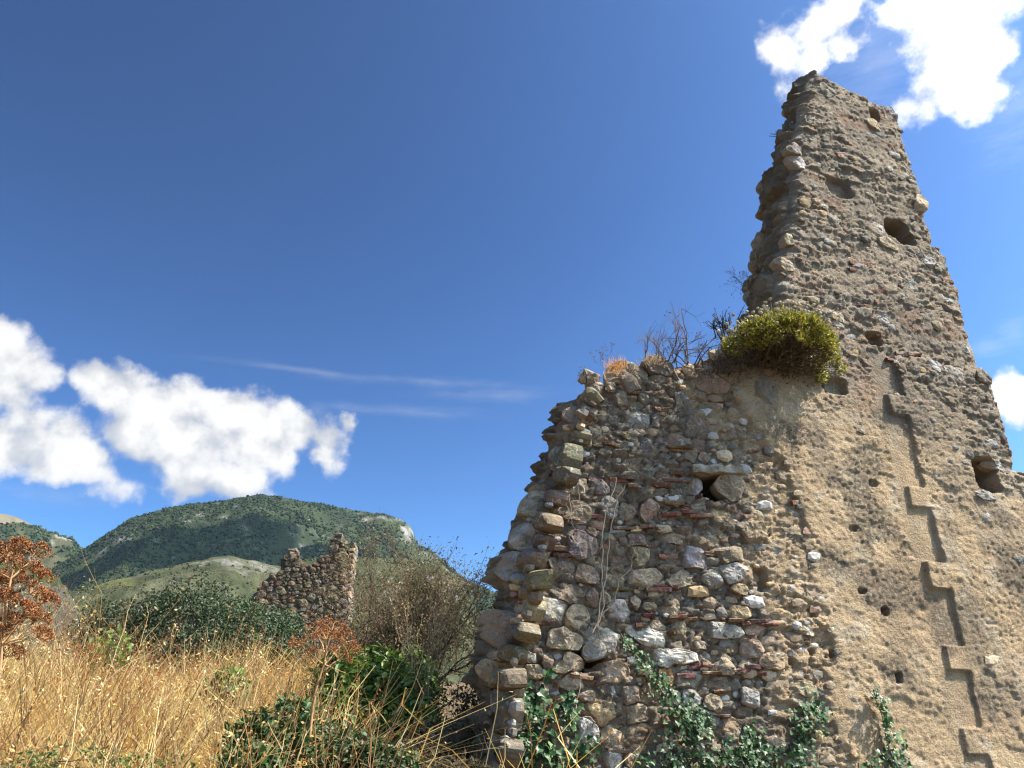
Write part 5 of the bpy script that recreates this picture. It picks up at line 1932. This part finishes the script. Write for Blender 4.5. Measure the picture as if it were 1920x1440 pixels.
def ivy(label, paths, n_obj, n_more, seed, leaf=.055, spread=1.0, top_green=False):
    """paths: lists of (px, py, half width in photo pixels); leaves as single pieces along the runners"""
    r = np.random.default_rng(seed)
    u, v = uv(*paths[0][0][:2])
    root = thing('ivy', label, 'ivy', wpos(u, v - .2, .05), R(WYAW))
    o0 = np.array([u, -.05 - 0 * 0, v - .2])
    toL = lambda P: np.asarray(P) - np.array([u, -.05, v - .2])
    sb = MB()
    nodes = []
    for path in paths:
        P = np.array([wall_surface(a, b, .02) for a, b, c in path])
        sb.tube(toL(P), np.linspace(.009, .004, len(P)) if len(P) > 1 else .006, 5, (.20, .15, .10))
        W = np.array([c for a, b, c in path]) * 6.6 / FPX
        for i in range(len(P) - 1):
            L = np.linalg.norm(P[i + 1] - P[i])
            for t in np.linspace(0, 1, max(2, int(L / .04)), endpoint=False):
                nodes.append((P[i] * (1 - t) + P[i + 1] * t, W[i] * (1 - t) + W[i + 1] * t))
    link('stem', sb.mesh('stem', M_BARK), root)
    wt = np.array([w for p, w in nodes]) + .01
    wt /= wt.sum()
    tot = n_obj + n_more
    pick = r.choice(len(nodes), tot, p=wt)
    pos = np.array([nodes[i][0] for i in pick])
    ww = np.array([nodes[i][1] for i in pick])
    off = r.normal(size=(tot, 3)) * .55
    pos = pos + np.stack([off[:, 0] * ww, -np.abs(r.normal(size=tot)) * .045 - .01, off[:, 2] * ww * .8], 1)
    nrm = np.stack([r.normal(size=tot) * .45, -np.ones(tot), .35 + r.normal(size=tot) * .45], 1)
    # tips hang down
    B = bases(nrm, np.pi + r.normal(size=tot) * .7)
    s = leaf * r.uniform(.55, 1.25, tot)
    pal = np.array([(.030, .066, .022), (.040, .085, .028), (.055, .105, .036), (.024, .052, .02), (.10, .17, .05)])
    pi = r.choice(5, tot, p=[.3, .3, .2, .15, .05] if not top_green else [.2, .2, .2, .1, .3])
    mes = []
    for k in range(5):
        T = IVY_T * np.array([1, 1, 1]) + r.normal(size=IVY_T.shape) * .03
        mes.append(make_mesh('leaf', T, IVY_F, M_IVY, np.repeat(pal[k:k + 1], len(T), 0), smooth=False))
    PL = toL(pos)
    for i in range(n_obj):
        M = Matrix.Identity(4)
        for a in range(3):
            for b in range(3):
                M[a][b] = B[i][a][b] * s[i]
            M[a][3] = PL[i][a]
        link('leaf', mes[pi[i]], root, M=M)
    if n_more:
        mb = MB()
        scatter(mb, IVY_T, IVY_F, PL[n_obj:], B[n_obj:], s[n_obj:], pal[pi[n_obj:]] * r.uniform(.8, 1.2, (n_more, 1)))
        link('small_leaves', mb.mesh('small_leaves', M_IVY, smooth=False), root, kind='stuff')


ivy('dense ivy with large leaves on the bottom left corner of the tall wall', [[(1000, 1470, 46), (995, 1400, 42), (985, 1340, 30), (985, 1285, 24)], [(985, 1300, 10), (940, 1278, 14)], [(1020, 1350, 14), (1062, 1310, 14), (1060, 1380, 18)],
    [(1040, 1460, 40), (1070, 1420, 40), (1095, 1385, 14)], [(1000, 1345, 8), (1028, 1250, 8)]], 290, 190, 501, .054)
ivy('narrow ivy runner climbing from the wall foot beside the long pale slab', [[(1250, 1470, 50), (1270, 1400, 44), (1290, 1345, 34), (1262, 1325, 26), (1238, 1300, 20), (1212, 1262, 18), (1196, 1238, 14), (1176, 1215, 10), (1160, 1190, 10)],
    [(1300, 1370, 20), (1280, 1335, 26)], [(1200, 1440, 26), (1215, 1415, 22)]], 290, 190, 502, .040)
ivy('low spreading ivy along the wall foot between the rubble and the render', [[(1310, 1470, 40), (1340, 1420, 36), (1380, 1420, 40), (1420, 1410, 40), (1445, 1430, 36)], [(1390, 1430, 30), (1405, 1385, 20), (1398, 1366, 10)]], 220, 150, 503, .041)
ivy('round ivy clump on bare ochre render near the wall foot', [[(1490, 1470, 36), (1485, 1410, 26), (1500, 1370, 20)], [(1505, 1372, 26), (1520, 1340, 36), (1540, 1330, 26)], [(1500, 1325, 10), (1535, 1318, 14)]], 230, 120, 504, .039)
ivy('thin ivy strand hanging on the ochre render beside the toothed edge', [[(1690, 1480, 34), (1672, 1420, 26), (1662, 1385, 22), (1655, 1345, 9), (1642, 1318, 8), (1626, 1290, 6)], [(1640, 1440, 26), (1620, 1425, 16)]], 210, 80, 505, .039, top_green=True)


def bare_vine(label, paths, seed, rad=.006, col=(.30, .235, .175)):
    r = np.random.default_rng(seed)
    u, v = uv(*paths[0][0])
    root = thing('bare_vine', label, 'vine', wpos(u, v, .03), R(WYAW))
    for path in paths:
        P = []
        for (a, b), (c, d) in zip(path[:-1], path[1:]):
            for t in np.linspace(0, 1, 5, endpoint=False):
                P.append(wall_surface(a * (1 - t) + c * t + r.normal() * 1.4, b * (1 - t) + d * t, .03))
        P = np.array(P) - np.array([u, -.03, v])
        P[:, 1] = np.convolve(np.pad(P[:, 1], 2, mode='edge'), np.ones(5) / 5, 'valid')
        mb = MB()
        mb.tube(P, np.linspace(rad, rad * .5, len(P)), 5, np.array(col) * r.uniform(.85, 1.15))
        link('stem', mb.mesh('stem', M_BARK), root)


bare_vine('twisted grey vine stems hanging down the middle of the rubble', [[(1115, 1178), (1123, 1120), (1124, 1050), (1129, 975), (1142, 930), (1156, 890)], [(1119, 1170), (1132, 1090), (1138, 1010), (1150, 945), (1170, 905)],
    [(1120, 1160), (1150, 1130), (1156, 1090), (1178, 1070), (1184, 1040), (1176, 1010)], [(1105, 1190), (1118, 1160), (1140, 1140)]], 511)
bare_vine('thin bare vine winding over the lower left stones into the ivy', [[(1076, 1352), (1073, 1335), (1085, 1290), (1086, 1262), (1094, 1240), (1074, 1222), (1063, 1195), (1050, 1180)], [(1095, 1238), (1112, 1205), (1120, 1165)], [(1112, 1362), (1100, 1345), (1086, 1345), (1078, 1352)]], 512, .0045)
bare_vine('pair of thin bare vines below the large pale boulder', [[(1052, 925), (1060, 960), (1070, 985), (1076, 1000)], [(1090, 970), (1084, 940), (1078, 900)], [(1062, 930), (1068, 960), (1064, 985)]], 513, .004)


def cushion():
    r = np.random.default_rng(521)
    u, v = uv(1455, 690)
    root = thing('cushion_shrub', 'rounded yellow-green cushion shrub with pale flower heads on the wall ledge', 'shrub', wpos(u, v, .0), R(WYAW))
    hw = abs(uv(1545, 660)[0] - uv(1362, 660)[0]) / 2
    top = (uv(1450, 592)[1] - v) * .70
    n = 1500
    th = r.uniform(0, 6.28, n)
    el = np.arcsin(r.uniform(-.25, 1, n))
    d = np.stack([np.cos(el) * np.cos(th), np.cos(el) * np.sin(th), np.sin(el)], 1)
    k = 1 + .34 * fbm(d[:, 0] * 3, d[:, 1] * 3, d[:, 2] * 3, seed=522, octaves=3)
    cen = np.array([.03, -.10, .10])
    tips = cen + d * k[:, None] * np.array([hw * .98, .42, top * .86])
    # the cushion droops over the edge on the right
    tips[:, 2] -= .10 * sstep(tips[:, 0], .10, hw)
    sb, lb, fb = MB(), MB(), MB()
    for i in range(0, n, 3):
        a = np.array([r.normal() * .12, r.normal() * .08 + .02, -.02])
        sb.tube(curve_pts(a, tips[i], 5, r, .1, .06), np.linspace(.006, .002, 5), 3, (.12, .085, .05))
    m = 17
    P = np.repeat(tips, m, 0) + r.normal(size=(n * m, 3)) * .012 - np.repeat(d, m, 0) * (.09 * r.random((n * m, 1)) ** 1.5)
    dd = np.repeat(d, m, 0) * .9 + r.normal(size=(n * m, 3)) * .55
    B = bases(dd, r.uniform(0, 6.28, n * m))
    B = np.stack([B[:, :, 0], B[:, :, 2], B[:, :, 1]], 2)
    q = r.random((n * m, 1))
    c = np.where(q < .5, (.26, .235, .032), np.where(q < .8, (.40, .34, .06), (.10, .115, .028))) * r.uniform(.75, 1.25, (n * m, 1))
    s = r.uniform(.018, .046, n * m)
    gap = fbm(P[:, 0] * 7, P[:, 1] * 7, P[:, 2] * 7, seed=523, octaves=2) > -.16
    scatter(lb, DIAM_T, DIAM_F, P[gap], B[gap], s[gap], c[gap])
    # dead inner leaves
    nd = 3500
    Pd = cen + r.normal(size=(nd, 3)) * np.array([hw * .38, .16, top * .28])
    scatter(lb, DIAM_T, DIAM_F, Pd, bases(r.normal(size=(nd, 3)), r.uniform(0, 6.28, nd)), r.uniform(.02, .04, nd), np.array([.07, .055, .032]) * r.uniform(.7, 1.3, (nd, 1)))
    sel = [i for i in range(n) if (d[i, 2] > .30) and r.random() < .16]
    sel += [i for i in range(n) if (-.1 < d[i, 2] < .5) and d[i, 0] < -.1 and d[i, 1] < 0 and r.random() < .04]
    for i in sel:
        p = tips[i]
        e = p + (d[i] * .5 + np.array([r.normal() * .3, r.normal() * .3, .8])) * r.uniform(.05, .12)
        sb.tube(np.array([p, (p + e) / 2 + r.normal(size=3) * .004, e]), [.0018, .0015, .0012], 3, (.25, .22, .10))
        V, F = ICO1
        fb.add(V * r.uniform(.014, .021) * np.array([1, 1, .75]) * (1 + .15 * r.normal(size=(len(V), 1))) + e, F, np.array([.56, .49, .38]) * r.uniform(.7, 1.1))
    link('stems', sb.mesh('stems', M_BARK), root)
    link('foliage', lb.mesh('foliage', M_LEAF, smooth=False), root, kind='stuff')
    link('flower_heads', fb.mesh('flower_heads', M_GRASS, smooth=False), root, kind='stuff')


cushion()


def wall_twigs(name, label, cat, px, py, w, n, length, rad, depth, seed, col, spread=.6, dirn=(0, 0, 1), jx=.2, jd=.7, up=.15, leaves=0, leaf_col=(.1, .08, .05), kids=(2, 4)):
    r = np.random.default_rng(seed)
    u, v = uv(px, py, w)
    root = thing(name, label, cat, wpos(u, v, w), R(WYAW))
    mb, lb, tips = MB(), MB(), []
    for k in range(n):
        p = np.array([r.normal() * jx, abs(r.normal()) * .08, -.03])
        twigs(mb, p, np.array(dirn) + r.normal(size=3) * jd, length * r.uniform(.6, 1.2), rad, depth, r, col, spread, up, tips, kids)
    if cat == 'sticks':
        for f4, nv in zip(mb.F4, mb.V):
            link('stick', make_mesh('stick', nv, f4 - f4.min(), M_BARK, np.array([col] * len(nv))), root)
    else:
        link('twigs', mb.mesh('twigs', M_BARK), root, kind='stuff' if name in ('dry_tuft', 'dry_weed') else None)
    if leaves:
        T = np.array(tips)
        P = T[r.integers(0, len(T), leaves)] + r.normal(size=(leaves, 3)) * .012
        scatter(lb, DIAM_T, DIAM_F, P, bases(r.normal(size=(leaves, 3)), r.uniform(0, 6.28, leaves)), r.uniform(.012, .024, leaves), np.array(leaf_col) * r.uniform(.7, 1.3, (leaves, 1)))
        link('withered_leaves', lb.mesh('withered_leaves', M_GRASS, smooth=False), root, kind='stuff')


wall_twigs('twiggy_shrub', 'bare dead shrub sticking up from the crest left of the green cushion', 'shrub', 1276, 690, -.15, 11, .26, .008, 3, 531, (.13, .10, .085), .55, (0, -.1, 1), .17, .55, .12)
wall_twigs('twiggy_shrub', 'dark tangled dead shrub hanging under the left of the green cushion', 'shrub', 1330, 694, -.02, 26, .20, .006, 3, 532, (.075, .06, .05), .7, (0, -.5, .4), .20, .6, .0, 900, (.07, .058, .042))
wall_twigs('twiggy_shrub', 'small grey dead shrub beside the topmost boulders of the crest', 'shrub', 1222, 690, -.10, 6, .17, .005, 3, 533, (.15, .12, .10), .5, (0, -.1, 1), .08, .5, .12)
wall_twigs('dry_tuft', 'little orange tuft of dry grass beside the topmost crest boulder', 'grass tuft', 1137, 710, -.08, 110, .11, .0022, 0, 534, (.52, .27, .10), .4, (0, -.2, 1), .055, .35, .1)
wall_twigs('dry_weed', 'thin dark seed stalks on the crest left of the orange tuft', 'weed', 1112, 702, -.1, 5, .12, .0018, 1, 535, (.09, .07, .05), .35, (0, 0, 1), .05, .25, .3, 60, (.10, .08, .05))
wall_twigs('dry_weed', 'tiny dark stalks on the left shoulder of the crest', 'weed', 1072, 735, -.1, 5, .09, .0016, 1, 536, (.09, .07, .05), .4, (-.2, 0, 1), .03, .35, .3, 40, (.10, .08, .05))
wall_twigs('dry_weed', 'wiry twigs poking from the left edge of the tower, halfway up', 'weed', 1408, 530, -.35, 8, .17, .0026, 2, 537, (.10, .075, .06), .5, (-1, 0, .8), .05, .45, .15, 130, (.12, .09, .05))
wall_twigs('dead_sticks', 'black dead sticks jutting left from high on the tower', 'sticks', 1478, 244, -.3, 7, .16, .006, 0, 538, (.035, .03, .027), .2, (-1, .0, .16), .03, .16, .0)
wall_twigs('spiky_plant', 'dark spiky plant standing at the left of the green cushion', 'plant', 1366, 628, -.3, 12, .20, .009, 1, 539, (.035, .035, .025), .4, (-.2, 0, 1), .10, .4, .3, 260, (.05, .05, .028))
wall_twigs('dry_tuft', 'small straw tuft on the crest between the boulders and the dead shrub', 'grass tuft', 1205, 690, -.05, 60, .09, .002, 0, 540, (.42, .27, .13), .4, (0, -.2, 1), .06, .4, .1)


# ------------------------------------------------------------------ fallen stones on the bank
def boulder(label, px, py, y, size, seed, c):
    r = np.random.default_rng(seed)
    p = at(px, py, y)
    V, F = ICO3
    d = V.copy()
    k = np.full(len(V), 9.0)
    for j in range(14):
        n_ = r.normal(size=3)
        n_ /= np.linalg.norm(n_)
        dt = d @ n_
        k = np.minimum(k, np.where(dt > .05, r.uniform(.72, 1.0) / np.maximum(dt, .05), 9))
    k = np.minimum(k, 1.25) + .05 * fbm(V[:, 0] * 4, V[:, 1] * 4, V[:, 2] * 4, seed=seed, octaves=3)
    V = V * k[:, None] * np.array(size)
    z = float(gz(p[0], y))
    o = link('boulder', make_mesh('boulder', V, F, M_CLEAN, None, True, R(28)), loc=(p[0], y, z + size[2] * .35), color=c)
    o.rotation_euler = (r.normal() * .2, r.normal() * .2, r.uniform(0, 6))
    o['label'], o['category'], o['kind'] = label, 'boulder', 'thing'
    o['group'] = 'boulders fallen at the wall foot'


boulder('large brown boulder half sunk in the bank below the wall corner', 850, 1400, 6.95, (.24, .2, .2), 551, (.20, .14, .09))
boulder('rounded grey-brown boulder left of the largest fallen one', 785, 1425, 6.8, (.18, .15, .13), 552, (.18, .14, .10))
boulder('small tan boulder tucked against the wall corner', 872, 1360, 7.1, (.17, .14, .14), 553, (.26, .18, .11))
